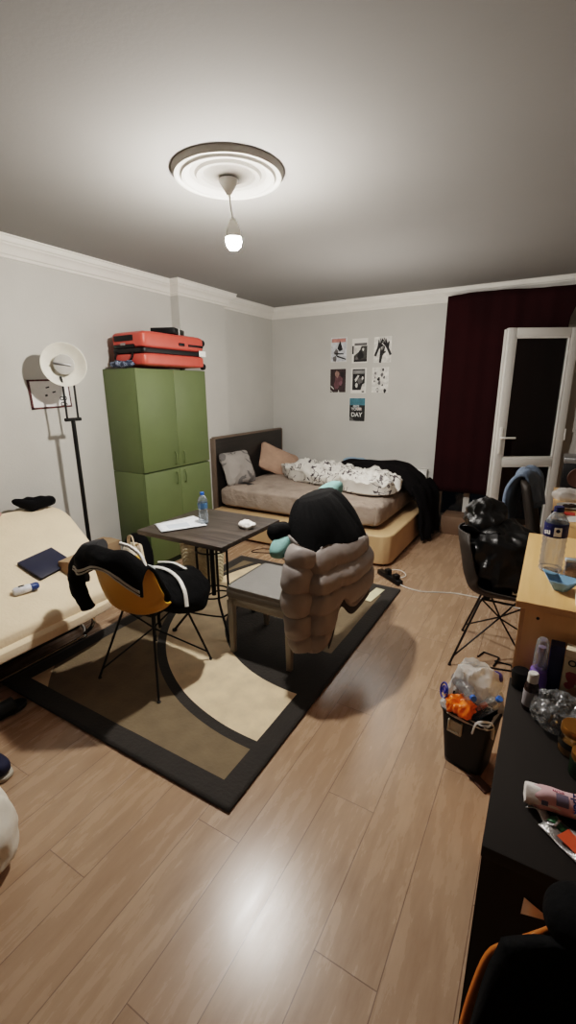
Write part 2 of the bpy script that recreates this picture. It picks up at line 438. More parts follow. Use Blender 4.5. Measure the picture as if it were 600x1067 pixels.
# open balcony door: leaf swung into the room
dr = bpy.data.objects.new('door_1', None); COL.objects.link(dr); dr['kind'] = 'structure'
dr['label'] = 'open white balcony door with two glass panes, swung into the room'
dM = T(-.47, 4.90, .09) @ RZ(math.atan2(.505, .863)); DW, DH = .66, 2.04
dr.matrix_basis = dM; WM[dr.name] = dM.copy()
fr = MB(); s_ = .075
fr.box(0, s_, -.03, .03, 0, DH, .006); fr.box(DW - s_, DW, -.03, .03, 0, DH, .006)
for z0, z1 in ((0, .09), (.745, .825), (DH - .08, DH)): fr.box(s_, DW - s_, -.03, .03, z0, z1, .006)
fr.box(-.018, 0, .0, .03, .01, DH - .01, .004)
obj('frame', fr, M_pvc, dr)
bead = MB()
for z0, z1 in ((.09, .745), (.825, DH - .08)):
    bead.box(s_, s_ + .012, -.022, .022, z0, z1); bead.box(DW - s_ - .012, DW - s_, -.022, .022, z0, z1)
    bead.box(s_, DW - s_, -.022, .022, z0, z0 + .012); bead.box(s_, DW - s_, -.022, .022, z1 - .012, z1)
obj('glazing_bead', bead, M_white, dr)
obj('pane', MB().box(s_, DW - s_, -.003, .003, .825, DH - .08), M_glass, dr)
obj('pane', MB().box(s_, DW - s_, -.003, .003, .09, .745), M_glass, dr)
hd = MB().box(.020, .048, -.042, -.03, .87, 1.13, .004); hd.tube([(.034, -.042, 1.03), (.034, -.075, 1.03), (.050, -.085, 1.03), (.155, -.085, 1.03)], .009, 8, smooth=3)
obj('handle', hd, M_white, dr)
hg = MB()
for z in (.25, 1.0, 1.75): hg.lathe([(0, z), (.011, z), (.011, z + .11), (0, z + .11)], (DW + .008, -.02, 0), 10)
obj('hinge', hg, M_white, dr)

# maroon curtain
def curtain():
    mb = MB()
    def f(u, v):
        x = -1.10 + 1.115 * u; z = .45 + 2.06 * v
        y = 5.20 + .010 * sin(u * 19 + .8 * sin(v * 2)) * (.35 + .65 * v) + .004 * sin(u * 47 + 2)
        if u > .9: x += .10 * max(0, v - .86) / .14 * (u - .9) / .1
        x += .02 * (1 - v) * (-1 if u < .5 else 1) * abs(u - .5)
        return (x, y, z + .012 * sin(u * 5))
    mb.grid(f, 160, 30); return mb
tag(obj('curtain', curtain(), M_curtain, solid=.004, sharp=80), 'long maroon curtain hanging to knee height in front of the balcony window', 'curtain')

# ------------------------------------------------------------------ ceiling rose and bulb
CR = (-1.49, 2.01)
tag(obj('ceiling_rose', MB().lathe([(.0, H - .020), (.05, H - .020), (.085, H - .017), (.10, H - .008), (.118, H - .008), (.128, H - .020), (.150, H - .023), (.160, H - .012), (.182, H - .010), (.195, H - .018), (.206, H - .030), (.220, H - .030), (.228, H - .020), (.236, H - .018), (.244, H - .026), (.254, H - .026), (.262, H - .016), (.266, H - .0), (0, H)], (CR[0], CR[1], 0), 72), mat('rose_plaster', (176, 173, 166), .8, var=.03)),
    'round ribbed white plaster ceiling rose around the hanging bulb', 'ceiling rose')
pl = thing('pendant_light', 'bare glowing bulb hanging on a white cord from the ceiling rose', 'light', (CR[0], CR[1], H - .03))
BX, BY, BZ = CR[0] + .012, CR[1] + .008, 2.315
obj('canopy', MB().lathe([(0, H - .030), (.045, H - .031), (.042, H - .045), (.022, H - .075), (.010, H - .095), (0, H - .095)], (CR[0], CR[1], 0), 24), M_white, pl, world=True)
obj('cord', MB().tube([(CR[0], CR[1], H - .09), (CR[0] + .004, CR[1] + .003, 2.46), (BX, BY, 2.40)], .0035, 8), M_white, pl, world=True)
obj('light_baffle', MB().lathe([(.017, 2.392), (.022, 2.386), (.036, 2.350), (.0385, 2.326), (.0378, 2.321), (.034, 2.324)], (BX, BY, 0), 24), M_white, pl, world=True)  # added collar that blocks the bulb's steep upward light
obj('socket', MB().lathe([(0, 2.405), (.012, 2.405), (.017, 2.40), (.017, 2.36), (0, 2.36)], (BX, BY, 0), 20), M_white, pl, world=True)
obj('bulb', MB().lathe([(0, 2.266), (.019, 2.270), (.033, 2.284), (.039, 2.307), (.034, 2.330), (.019, 2.35), (.013, 2.36), (0, 2.36)], (BX, BY, 0), 20), emit_mat('bulb_glow', (1.0, .945, .885, 1), 1750.0), pl, world=True)

# ------------------------------------------------------------------ rug
rg = MB()
def rugf(u, v):
    x = -2.50 + 1.60 * u; y = 1.06 + 2.29 * v
    return (x, y, .010 + .0022 * nz((x, y, 0), 5))
rg.grid(rugf, 80, 110)
tag(obj('rug', rg, rug_material(), solid=.012), 'cream and taupe rug with dark brown arcs and border lying under the table and chairs', 'rug')

# ------------------------------------------------------------------ wardrobe and what is on it
wx0, wx1, wy0, wy1, wz = -3.345, -2.954, 2.632, 3.49, 1.775
wd = thing('wardrobe', 'tall olive green wardrobe with four doors beside the bed, red suitcase on its top', 'wardrobe', ((wx0 + wx1) / 2, (wy0 + wy1) / 2, 0))
cb = MB(); cb.box(wx0, wx1 - .02, wy0, wy1, .06, .905, .003); cb.box(wx0, wx1 - .02, wy0, wy1, .909, wz, .003)
obj('carcass', cb, M_green, wd, world=True)
obj('plinth', MB().box(wx0, wx1 - .035, wy0 + .01, wy1 - .01, 0, .062), M_greendk, wd, world=True)
ym = (wy0 + wy1) / 2
for z0, z1 in ((.065, .900), (.914, wz - .002)):
    for y0, y1, hy in ((wy0 + .001, ym - .0012, ym - .055), (ym + .0012, wy1 - .001, ym + .055)):
        d = obj('door', MB().box(wx1 - .019, wx1, y0, y1, z0, z1, .002), M_green, wd, world=True)
        zc = z1 - .085 if z0 < .5 else z0 + .085
        obj('handle', MB().tube([(wx1, hy, zc - .055), (wx1 + .018, hy, zc - .048), (wx1 + .024, hy, zc), (wx1 + .018, hy, zc + .048), (wx1, hy, zc + .055)], .0055, 8, smooth=3), M_green, d, world=True)

sx0, sx1, sy0, sy1, sz0, sz1 = -3.245, -2.865, 2.665, 3.40, 1.792, 2.06
sc = thing('suitcase', 'large red hard-shell suitcase lying flat on top of the green wardrobe', 'suitcase', ((sx0 + sx1) / 2, (sy0 + sy1) / 2, wz))
zm = (sz0 + sz1) / 2 - .015
for z0, z1, nm in ((sz0, zm - .016, 'lower_shell'), (zm + .016, sz1, 'upper_shell')):
    mb = MB(); hz = (z1 - z0)
    up = nm == 'upper_shell'
    def fs(p, q, up=up, hz=hz):
        k = q.z if up else -q.z
        z = p.z
        rib = 0.0035 * max(0, sin(q.y * 40)) if abs(q.x) < .93 else 0
        return Vector((p.x, p.y, z + (rib if k > .8 else 0)))
    mb.sq(((sx0 + sx1) / 2, (sy0 + sy1) / 2, (z0 + z1) / 2), ((sx1 - sx0) / 2, (sy1 - sy0) / 2, hz / 2), .28, .16, 96, 22, fn=fs)
    obj(nm, mb, M_red, sc, world=True)
bd = MB(); bd.sq(((sx0 + sx1) / 2, (sy0 + sy1) / 2, zm), ((sx1 - sx0) / 2 + .004, (sy1 - sy0) / 2 + .004, .022), .25, .16, 96, 10)
obj('zip_band', bd, M_black, sc, world=True)
for y, z in ((sy1 - .03, sz0 + .0), (sy1 - .03, sz1 - .06)):
    for x in (sx0 + .07, sx1 - .05):
        M = T(x, y + .045, z + .03) @ RX(pi / 2)
        obj('wheel', MB().lathe([(0, -.018), (.022, -.018), (.028, -.012), (.028, .012), (.022, .018), (0, .018)], n=16, M=T(x, y + .05, z + .015) @ RY(pi / 2)), M_black, sc, world=True)
fh = MB(); fh.box(sx1 - .003, sx1 + .008, 3.18, 3.37, zm + .055, zm + .075, .004); fh.box(sx1 - .003, sx1 + .008, 3.06, 3.13, zm + .055, zm + .08, .004)
obj('side_handle', fh, M_black, sc, world=True)
th = MB(); th.box(-3.20, -2.98, sy0 - .008, sy0 + .01, sz1 - .075, sz1 - .03, .006); th.box(-3.21, -2.97, sy0 - .006, sy0 + .01, zm + .02, zm + .05, .004)
obj('telescopic_handle', th, M_black, sc, world=True)
obj('carry_handle', MB().tube([(-3.19, sy0, zm - .01), (-3.18, sy0 - .02, zm - .07), (-3.09, sy0 - .026, zm - .09), (-3.0, sy0 - .02, zm - .07), (-2.99, sy0, zm - .01)], .010, 8, smooth=4, flat=.6), M_black, sc, world=True)
obj('luggage_tag', MB().box(sx1 + .004, sx1 + .010, 3.31, 3.40, zm - .02, zm + .03, .003), M_whitepaper, sc, world=True)
lk = MB(); lk.box(-3.12, -3.07, sy0 - .012, sy0 + .005, zm + .04, zm + .06, .003)
obj('lock', lk, M_steel, sc, world=True)

bxm = MB(); bxm.box(-.105, .105, -.13, .13, 0, .05, .005, M=T(-3.02, 3.10, sz1 + .004) @ RZ(R(24)))
gb = thing('flat_box', 'flat black box lying on top of the red suitcase', 'box', (-3.02, 3.10, sz1))
obj('box_body', bxm, M_black, gb, world=True)
obj('lid_band', MB().box(.1045, .1062, -.02, .004, .0, .0515, M=T(-3.02, 3.10, sz1 + .004) @ RZ(R(24))), M_whitepaper, gb, world=True)
cl = MB(); cl.sq((-3.10, 2.635, wz + .033), (.14, .026, .028), .8, .7, 44, 20, fn=lambda p, q: p + Vector((0, 0, .012 * nz(p, 30))) + q * .010 * nz(p, 24, 3))
tag(obj('scarf', cl, floral_material('blue_print', (44, 54, 74), (150, 164, 190), 60, .2)), 'crumpled dark blue patterned scarf stuffed beneath the red suitcase', 'scarf')

# ------------------------------------------------------------------ floor lamp
lp = thing('floor_lamp', 'black floor lamp with a white dish reflector behind the sofa', 'lamp', (-3.09, 2.12, 0))
hc = Vector((-3.05, 2.082, 1.781)); aim = (Vector((0, 0, 1.72)) - hc).normalized()
Q = hc.to_track_quat('Z', 'Y') if False else aim.to_track_quat('Z', 'Y')
HM = Matrix.Translation(hc) @ Q.to_matrix().to_4x4()
M_dish = mat('white_enamel', (226, 222, 210), .45)
obj('dish_reflector', MB().lathe([(0, -.062), (.06, -.058), (.11, -.036), (.143, -.004), (.150, .004), (.146, .004), (.105, -.028), (.06, -.048), (0, -.052)], n=48, M=HM), M_dish, lp, world=True)
bh = obj('bulb_shield', MB().lathe([(0, -.052), (.03, -.05), (.03, -.012), (.068, -.010), (.070, -.004), (.066, .0), (0, .006)], n=32, M=HM), mat('shield_grey', (176, 174, 168), .5), lp, world=True)
obj('clip', MB().box(-.07, .045, -.005, .006, .004, .012, .002, M=HM @ RZ(R(-8))), M_steel, bh, world=True)
rod = MB()
for y in (2.078, 2.168):
    rod.tube([(-3.09, y, 1.395), (-3.08, y - .006, 1.64), (-3.085, y - .01, 1.70)], .0075, 8)
obj('upper_rod', rod, M_metalblk, lp, world=True)
obj('crossbar', MB().tube([(-3.09, 2.06, 1.395), (-3.09, 2.188, 1.395)], .013, 10), M_metalblk, lp, world=True)
obj('pole', MB().tube([(-3.09, 2.123, .35), (-3.09, 2.123, 1.40)], .0155, 12), M_metalblk, lp, world=True)
obj('lower_pole', MB().tube([(-3.09, 2.123, .02), (-3.09, 2.123, .36)], .011, 12), M_chrome, lp, world=True)
obj('base', MB().lathe([(0, 0), (.13, 0), (.13, .012), (.12, .022), (.02, .03), (0, .03)], (-3.09, 2.123, 0), 32), M_metalblk, lp, world=True)

# framed sheet on the left wall
sg = thing('wall_notice', 'white sheet with a dark red border taped to the wall behind the lamp', 'notice', (XL, 2.137, 1.58))
SM = T(XL + .004, 2.137, 1.58) @ RX(R(2.0))
obj('sheet', MB().box(-.002, .002, -.163, .163, -.105, .105, M=SM), mat('notice_paper', (226, 224, 222), .8, var=.04, scale=30), sg, world=True)
bo = MB()
for y0, y1, z0, z1 in ((-.165, .165, .094, .107), (-.165, .165, -.107, -.094), (-.165, -.148, -.107, .107), (.155, .165, -.107, .107)): bo.box(.001, .004, y0, y1, z0, z1, M=SM)
obj('border', bo, mat('maroon_print', (74, 38, 38), .7, var=.6, scale=60), sg, world=True)
for y0, z0, w, h in ((-.02, .045, .03, .010), (-.045, -.01, .02, .014), (.02, .0, .028, .010)):
    obj('printed_mark', MB().box(.0018, .003, y0, y0 + w, z0, z0 + h, M=SM @ RX(R(12))), M_black, sg, world=True)
lettering('lettering', '98', .085, M_black, sg, SM @ T(.0025, .105, -.06) @ RZ(pi / 2) @ RX(pi / 2) @ RZ(R(90)))

# ------------------------------------------------------------------ sofa bed and what lies on it
SOFA_Y0, SOFA_Y1 = -.55, 1.90
def sofz(x): return .435 + (.44 * max(0.0, (-2.42 - x)) if x < -2.42 else -.25 * (x + 2.42))
sf = thing('sofa_bed', 'cream fabric sofa bed with a sloping back and chrome skid, along the left wall', 'sofa', (-2.8, .7, 0))
mb = MB()
def f1(p, q):
    x = p.x - 2.765
    z = sofz(x) - .055 + q.z * .055
    y = p.y
    y += -.22 * max(0, q.y) ** 2 * max(0, (x + 2.75)) / .45        # rounded front corner
    z += .006 * nz((x, y, 0), 6) + .004 * sin(q.x * 16) * (1 if q.z > .5 else 0)
    return Vector((x, y, z))
mb.sq((0, .71, 0), (.475, 1.26, 1), .30, .14, 110, 26, fn=f1)
obj('seat_mattress', mb, M_cream, sf, world=True)
mb = MB()
def f2(p, q):
    x = p.x - 2.715
    y = p.y - .22 * max(0, q.y) ** 2 * max(0, (x + 2.75)) / .45
    return Vector((x, y, .292 + .056 * q.z + .30 * max(0, -2.5 - x) * .8 + .004 * nz((x, y, 0), 6)))
mb.sq((0, .71, 0), (.455, 1.24, 1), .5, .18, 90, 20, fn=f2)
obj('lower_cushion', mb, M_cream, sf, world=True)
obj('underframe', MB().box(-3.1, -2.50, -.4, 1.58, .10, .27, .02), M_black, sf, world=True)
sk = MB(); sk.tube([(-3.05, 1.62, .26), (-3.05, 1.70, .10), (-3.0, 1.70, .034), (-2.70, 1.69, .032), (-2.52, 1.60, .032), (-2.50, 1.40, .032), (-2.50, -.2, .032)], .012, 10, smooth=5)
sk.tube([(-2.50, 1.66, .24), (-2.46, 1.64, .12), (-2.52, 1.60, .032)], .012, 10, smooth=5)
obj('skid', sk, M_chrome, sf, world=True)

gm = MB(); gm.sq((-3.20, 1.80, .815), (.055, .14, .045), .8, .8, 50, 24, fn=lambda p, q: p + q * .035 * nz(p, 14, 2) + Vector((0, 0, -.02 * q.y)))
tag(obj('garment', gm, M_blacksoft), 'crumpled black garment heaped on the top edge of the cream sofa back', 'clothing')
gm = MB(); gm.sq((-3.19, 1.50, .80), (.05, .06, .03), .9, .9, 30, 18, fn=lambda p, q: p + q * .02 * nz(p, 20, 5))
tag(obj('sock', gm, mat('pink_cloth', (196, 150, 140), .9)), 'small pink cloth on the sofa back at the left edge of the photo', 'cloth')
def on_sofa(x, y, rz): return T(x, y, sofz(x) + .006) @ RY(math.atan(.44)) @ RZ(rz)
lt = thing('laptop', 'closed dark navy laptop lying on the cream sofa bed', 'laptop', (-2.62, 1.46, .5))
LM = on_sofa(-2.655, 1.503, R(9))
obj('base', MB().box(-.098, .098, -.125, .125, 0, .010, .003, M=LM), M_black, lt, world=True)
obj('screen_lid', MB().box(-.098, .098, -.125, .125, .011, .019, .003, M=LM), M_navy, lt, world=True)
bt = thing('tube', 'small white plastic bottle with a blue cap lying on the sofa bed', 'bottle', (-2.46, 1.25, .46))
BM = T(-2.51, 1.275, sofz(-2.51) + .026) @ RZ(R(78)) @ RY(pi / 2)
obj('bottle_body', MB().lathe([(0, -.06), (.018, -.06), (.024, -.05), (.024, .02), (.020, .035), (0, .035)], n=20, M=BM), mat('white_print', (220, 222, 226), .4, var=.2, scale=40), bt, world=True)
obj('cap', MB().lathe([(0, .03), (.021, .03), (.021, .065), (.015, .075), (0, .075)], n=20, M=BM), mat('dark_blue', (34, 62, 120), .4), bt, world=True)
obj('logo', MB().box(-.0255, -.023, -.008, .008, -.03, .0, .001, M=BM), M_black, bt, world=True)

def carton(name, label, x, y, z, w, d, h, rz, open_top=False):
    t = thing(name, label, 'box', (x, y, z), rz)
    th_ = .004; mb = MB()
    mb.box(-w/2, w/2, -d/2, d/2, 0, th_); mb.box(-w/2, w/2, -d/2, -d/2 + th_, 0, h); mb.box(-w/2, w/2, d/2 - th_, d/2, 0, h)
    mb.box(-w/2, -w/2 + th_, -d/2, d/2, 0, h); mb.box(w/2 - th_, w/2, -d/2, d/2, 0, h)
    obj('carton', mb, M_card, t)
    for s in (-1, 1):
        obj('flap', MB().box(0, w/2 - .002, -d/2, d/2, 0, .004, M=T(s * w/2, 0, h) @ RZ(pi if s > 0 else 0) @ RY(R(-4 if not open_top else -100))), M_card, t)
    return t
c1 = carton('carton', 'small open cardboard box on the sofa bed beside the laptop', -2.535, 1.635, .475, .13, .17, .085, R(12))
c2 = carton('carton', 'cardboard box on the floor between the wardrobe and the lamp', -3.20, 2.32, 0, .20, .20, .35, R(4))

# ------------------------------------------------------------------ bed
bedm = thing('bed', 'double bed with a tan box base and a dark headboard in the far left corner', 'bed', (-2.2, 4.5, 0))
poly = [(-3.185, 3.74), (-1.26, 3.74), (-1.19, 3.755), (-1.145, 3.80), (-1.13, 3.87), (-1.13, 5.12), (-1.145, 5.19), (-1.19, 5.235), (-1.26, 5.25), (-3.185, 5.25)]
bb = MB(); bb.prism(poly, .025, .30)
obj('base', bb, M_tan, bedm, world=True, bevel=.012)
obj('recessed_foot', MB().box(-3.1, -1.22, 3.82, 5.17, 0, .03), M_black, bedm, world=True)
hb = MB(); hb.box(-3.245, -3.195, 3.88, 5.31, .05, 1.075, .003)
ho = obj('headboard', hb, M_darkwood, bedm, world=True)
ed = MB(); ed.box(-3.247, -3.193, 3.855, 3.885, .05, 1.08, .002); ed.box(-3.247, -3.193, 5.30, 5.325, .05, 1.08, .002); ed.box(-3.247, -3.193, 3.885, 5.30, 1.07, 1.092, .002)
obj('edge_trim', ed, mat('headboard_edge', (104, 90, 78), .5), ho, world=True)

mt = MB()
def fm(p, q):
    w = .014 * nz(p, 5) + .018 * ridge((p.x * .6, p.y, p.z), 5, 4) + .009 * ridge(p, 13, 2)
    side = max(abs(q.x), abs(q.y))
    if abs(q.z) < .9 and side > .85: w += .016 * ridge((p.x + p.y + p.z * .5, p.z * .25, 0), 9, 6) * (1 - .6 * abs(q.z))
    p = p.copy(); p.z += w * (1 if q.z > .3 else .2)
    p.x += (.5 if abs(q.x) > abs(q.y) else 0) * w; p.y += (.5 if abs(q.y) >= abs(q.x) else 0) * w
    return p
mt.sq((-2.225, 4.515, .430), (.945, .69, .118), .32, .13, 130, 34, fn=fm)
mto = thing('mattress', 'mattress in a crumpled taupe fitted sheet on the tan bed base', 'mattress', (-2.225, 4.515, .30))
obj('fitted_sheet', mt, M_sheet, mto, world=True)

def pillow(name, label, c, w, h, t, M, m, amp=.03, seed=0):
    def fp(p, q):
        k = (1 - abs(q.x) ** 4) * (1 - abs(q.y) ** 4)
        z = math.copysign(abs(q.z) ** 1.0, q.z) * t * (.12 + .88 * max(0, k) ** .5)
        cx = 1 - .10 * (1 - q.y * q.y); cy = 1 - .10 * (1 - q.x * q.x)
        v = Vector((q.x * w / 2 * cx, q.y * h / 2 * cy, z + amp * nz((q.x, q.y, q.z), 2.2, seed) * .6 + amp * .4 * nz((q.x, q.y, q.z), 5, seed)))
        return v
    mb = MB(); mb.sq((0, 0, 0), (1, 1, 1), .75, .35, 72, 30, M=M, fn=lambda p, q: fp(p, Vector((q.x, q.y, q.z))))
    for v in mb.bm.verts: v.co += Vector(c)
    return tag(obj(name, mb, m), label, 'pillow')
M_pilgrey = floral_material('grey_print_pillow', (150, 144, 138), (104, 100, 98), 5, .22)
pillow('pillow', 'grey printed square pillow leaning on the dark headboard, near side', (-3.06, 4.10, .735), .50, .42, .085, RZ(R(84)) @ RX(R(66)), M_pilgrey, seed=1)
pillow('pillow', 'dusty orange pillow slumped against the headboard near the back wall', (-2.965, 4.86, .70), .60, .46, .085, RZ(R(72)) @ RX(R(50)) @ RZ(R(-34)), mat('dusty_orange', (174, 142, 122), .9, bump=.2, bscale=40), seed=4)

# floral duvet
dv = MB()
def fd(p, q):
    f = .075 * ridge((p.x, p.y, 0), 3.2, 1.0) + .045 * ridge((p.x, p.y, 0), 7.5, 5) + .015 * ridge((p.x, p.y, 0), 17, 3) + .06 * nz((p.x, p.y, 0), 2.2, 9)
    edge = .10 * nz((cos(math.atan2(q.y, q.x)) * 2, sin(math.atan2(q.y, q.x)) * 2, 0), 1.6, 2)
    f *= .7
    g = .035 * ridge((p.x, p.y, p.z), 8, 2) + .02 * ridge(p, 19, 7)
    return Vector((p.x * (1 + edge), p.y * (1 + edge * 1.5), p.z + (f if q.z > -.2 else 0))) + q * g
dv.sq((-2.06, 4.60, .61), (.78, .27, .07), 1.0, .7, 150, 60, M=RZ(R(-18)), fn=fd)
dv2 = MB(); dv2.sq((-1.58, 4.36, .605), (.33, .25, .065), 1.0, .8, 120, 50, M=RZ(R(-8)), fn=lambda p, q: Vector((p.x, p.y, p.z + (.075 * ridge(p, 5, 3) + .045 * ridge(p, 11, 4) + .012 * ridge(p, 24, 1) if q.z > -.2 else 0))))
dv.add(dv2)
tag(obj('duvet', dv, floral_material('floral_duvet', (216, 213, 206), (72, 66, 70), 9, .10)), 'rumpled white duvet with dark floral line print bunched across the bed', 'duvet')

# black blanket over the far foot corner
bk = MB()
bpath = catmull([Vector((-2.30, 5.04, .64)), Vector((-2.05, 4.95, .74)), Vector((-1.75, 4.91, .78)), Vector((-1.42, 4.88, .76)), Vector((-1.20, 4.86, .66)), Vector((-1.08, 4.84, .47)), Vector((-1.05, 4.83, .25)), Vector((-1.02, 4.82, .035))], 10)
def fb(u, v):
    i = v * (len(bpath) - 1); k = min(int(i), len(bpath) - 2); p = bpath[k].lerp(bpath[k + 1], i - k)
    wdt = (.18 + .14 * min(1, v * 2.4)) * (1.0 if v < .6 else 1 - .25 * (v - .6) / .4)
    s = (u - .5) * 2
    y = p.y + s * wdt
    zz = p.z - (.10 * s * s if v < .62 else 0)
    fold = .030 * sin(s * 9 + 3 * nz((s, v * 3, 0), 1.5)) * min(1, v * 1.4) + .03 * nz((s * 2, v * 6, 3), 1.3)
    if v > .6: return (p.x + fold, y, max(.02, zz))
    return (p.x, y, zz + fold * .8 + .02 * ridge((s * 1.3, v * 4, 0), 1.2))
bk.grid(fb, 70, 90)
tag(obj('blanket', bk, mat('black_blanket', (18, 15, 16), .95, var=.2, scale=20, bump=.3, bscale=60, spec=.1), solid=.03), 'black blanket draped over the foot of the bed down to the floor', 'blanket')
lb = MB(); lb.sq((-2.05, 5.18, .74), (.16, .10, .03), .9, .7, 40, 16, M=RZ(R(-6)), fn=lambda p, q: p + Vector((0, 0, .012 * nz(p, 12))))
tag(obj('folded_cloth', lb, mat('pale_blue_cloth', (150, 178, 200), .9)), 'pale blue folded cloth behind the black blanket on the bed', 'cloth')
nb = thing('notebook', 'small black notebook on the bed below the grey pillow', 'notebook', (-2.93, 4.02, .55))
NM = T(-2.90, 4.03, .560) @ RZ(R(-12)) @ RX(R(4))
obj('page_block', MB().box(-.062, .062, -.048, .048, .001, .009, M=NM), M_whitepaper, nb, world=True)
cv = MB(); cv.box(-.066, .066, -.052, .052, .009, .012, M=NM); cv.box(-.066, .066, -.052, .052, -.002, .001, M=NM); cv.box(-.066, .066, .049, .052, 0, .012, M=NM)
obj('cover', cv, M_black, nb, world=True)

rd = thing('radiator', 'white panel radiator on the back wall behind the bed', 'radiator', (-1.9, 5.3, .1))
rb = MB(); rb.box(-2.55, -1.20, 5.275, 5.335, .12, .665, .01)
for k in range(26): rb.box(-2.52 + k * .051, -2.50 + k * .051, 5.268, 5.276, .16, .63, .003)
obj('panel', rb, M_white, rd, world=True)
obj('top_grille', MB().box(-2.555, -1.195, 5.27, 5.34, .663, .675, .003), M_white, rd, world=True)

# ------------------------------------------------------------------ posters
def poster(label, x, z, w, h, shapes, words=(), paper=(222, 220, 214), rz=0.0, art=None):
    t = thing('poster', label, 'poster', (x, YB, z), group=None)
    PM = T(x, YB - .003, z) @ RY(R(rz))
    obj('sheet', MB().box(-w/2, w/2, -.0015, .0015, -h/2, h/2, M=PM), mat('poster_paper', paper, .6, var=.03), t, world=True)
    if shapes:
        mats = []; mb = MB(); k = 0
        for col, pts in shapes:
            if col not in mats: mats.append(col)
            k += 1
            f = mb.bm.faces.new([mb.bm.verts.new(PM @ Vector((px * w / 2, -.0018 - .00012 * k, pz * h / 2))) for px, pz in pts]); f.material_index = mats.index(col)
        bmesh.ops.triangulate(mb.bm, faces=mb.bm.faces[:])
        obj('printed_art', mb, [mat('ink', c, .6, var=.25, scale=25) for c in mats], t, world=True)
    for s, sz, px, pz, col in words:
        lettering('lettering', s, sz, mat('letter_ink', col, .6, var=.05), t, PM @ T(px * w / 2, -.0045, pz * h / 2) @ RX(pi / 2), bold=.0012)
    return t
def rect(a, b, c, d): return [(a, b), (c, b), (c, d), (a, d)]
K, Gk, Wt = (24, 22, 24), (92, 90, 90), (206, 204, 198)
def spot(cx, cz, r, n=9, seed=1, sx=1.0):
    rn = random.Random(seed); return [(cx + sx * r * (.6 + .6 * rn.random()) * cos(2 * pi * k / n), cz + r * (.6 + .6 * rn.random()) * sin(2 * pi * k / n)) for k in range(n)]
def hand(cx, cz, ang, s):
    pts = [(-.13, -1.0), (.13, -1.0), (.12, -.25), (.22, .0), (.42, .22), (.36, .34), (.17, .22), (.20, .70), (.12, .72), (.08, .32), (.04, .86), (-.04, .86), (-.03, .34), (-.12, .80), (-.20, .77), (-.12, .30), (-.27, .60), (-.34, .55), (-.20, .10), (-.14, -.25)]
    return [(cx + s * (x * cos(ang) - z * sin(ang)) * 1.3, cz + s * (x * sin(ang) + z * cos(ang))) for x, z in pts]
poster('poster of a dark hooded figure beneath red lettering, top left of the seven', -2.382, 2.059, .212, .285,
       [((196, 200, 204), rect(-.96, -.96, .96, .96)), ((188, 128, 118), rect(-.9, .6, .85, .9)), (K, [(-.2, .1), (.05, .55), (.15, .75), (.35, .3), (.5, 0), (.1, -.15)]), (Gk, spot(-.3, -.2, .3, 10, 3)),
        (K, [(-.5, -.25), (.6, -.3), (.6, -.4), (-.4, -.38)]), (K, [(-.4, -.4), (.9, -.75), (.9, -.85), (-.2, -.6)]), (Gk, spot(-.5, -.75, .25, 11, 5))])
poster('black and white poster with a dark square scene, top centre of the seven', -2.108, 2.035, .198, .28,
       [(Gk, rect(-.7, .42, .9, .62)), (K, rect(-.98, -.25, -.78, .42)), ((60, 58, 56), rect(-.75, -.9, .95, .38)), (Wt, [(-.75, .38), (.2, .38), (-.05, -.05), (-.75, -.4)]), (K, spot(.1, -.35, .4, 11, 6)), (Wt, spot(.45, .1, .14, 8, 8)), (Gk, spot(-.4, -.65, .2, 9, 9)), (K, rect(-.75, -.9, .95, -.72))])
poster('poster of three black hands reaching together, top right of the seven', -1.826, 2.035, .21, .285,
       [((216, 214, 208), rect(-.98, -.98, .98, .98)), (K, hand(-.42, .25, R(-24), .80)), (K, hand(.50, .28, R(26), .80)), (K, hand(-.04, -.30, R(-12), .74))])
poster('dark purple brown painted poster, middle row left', -2.386, 1.694, .214, .287,
       [((52, 40, 40), rect(-.98, -.98, .98, .98)), ((96, 66, 70), spot(0, -.1, .6, 12, 11)), ((150, 118, 108), spot(-.1, .55, .3, 9, 12)), ((120, 84, 92), spot(.35, -.2, .25, 9, 13)), ((34, 26, 28), spot(.55, .5, .3, 9, 14)), (Wt, [(-.9, -.5), (-.5, -.75), (-.55, -.62), (-.9, -.38)]), (Wt, [(0, -.98), (.1, -.75), (.2, -.98)]), (Wt, [(-.9, -.9), (-.6, -.98), (-.95, -.75)])])
poster('black and white comic style poster with grey title band, middle row centre', -2.112, 1.690, .20, .295,
       [(K, rect(-.8, -.75, .8, .92)), ((130, 130, 128), rect(-.7, .55, .75, .82)), (Wt, [(-.5, .1), (-.1, .45), (.1, .4), (-.2, .05), (-.4, -.1)]), (Wt, spot(-.25, -.4, .22, 9, 21)), (Gk, spot(.2, 0, .3, 10, 22)), (Wt, [(.3, -.75), (.5, -.3), (.8, -.2), (.8, -.75)]), (Wt, spot(.5, .2, .14, 8, 24)), (K, rect(.45, -.93, .75, -.82))])
poster('pale poster with scattered black ink marks, middle row right', -1.839, 1.694, .205, .288,
       [((212, 210, 204), rect(-.98, -.98, .98, .98))] + [(K if k % 2 else Gk, spot(*c)) for k, c in enumerate(((-.6, .55, .14, 8, 31), (-.15, .05, .2, 9, 32), (.2, .4, .18, 9, 33), (.3, .8, .14, 8, 34), (-.1, -.25, .18, 8, 35), (.45, .2, .12, 8, 36), (-.7, -.1, .1, 8, 37), (.6, -.85, .2, 8, 38), (-.3, -.8, .2, 10, 39), (.3, -.4, .1, 7, 40), (-.6, .2, .09, 7, 41)))] + [((212, 210, 204), spot(-.3, -.78, .13, 9, 45))])
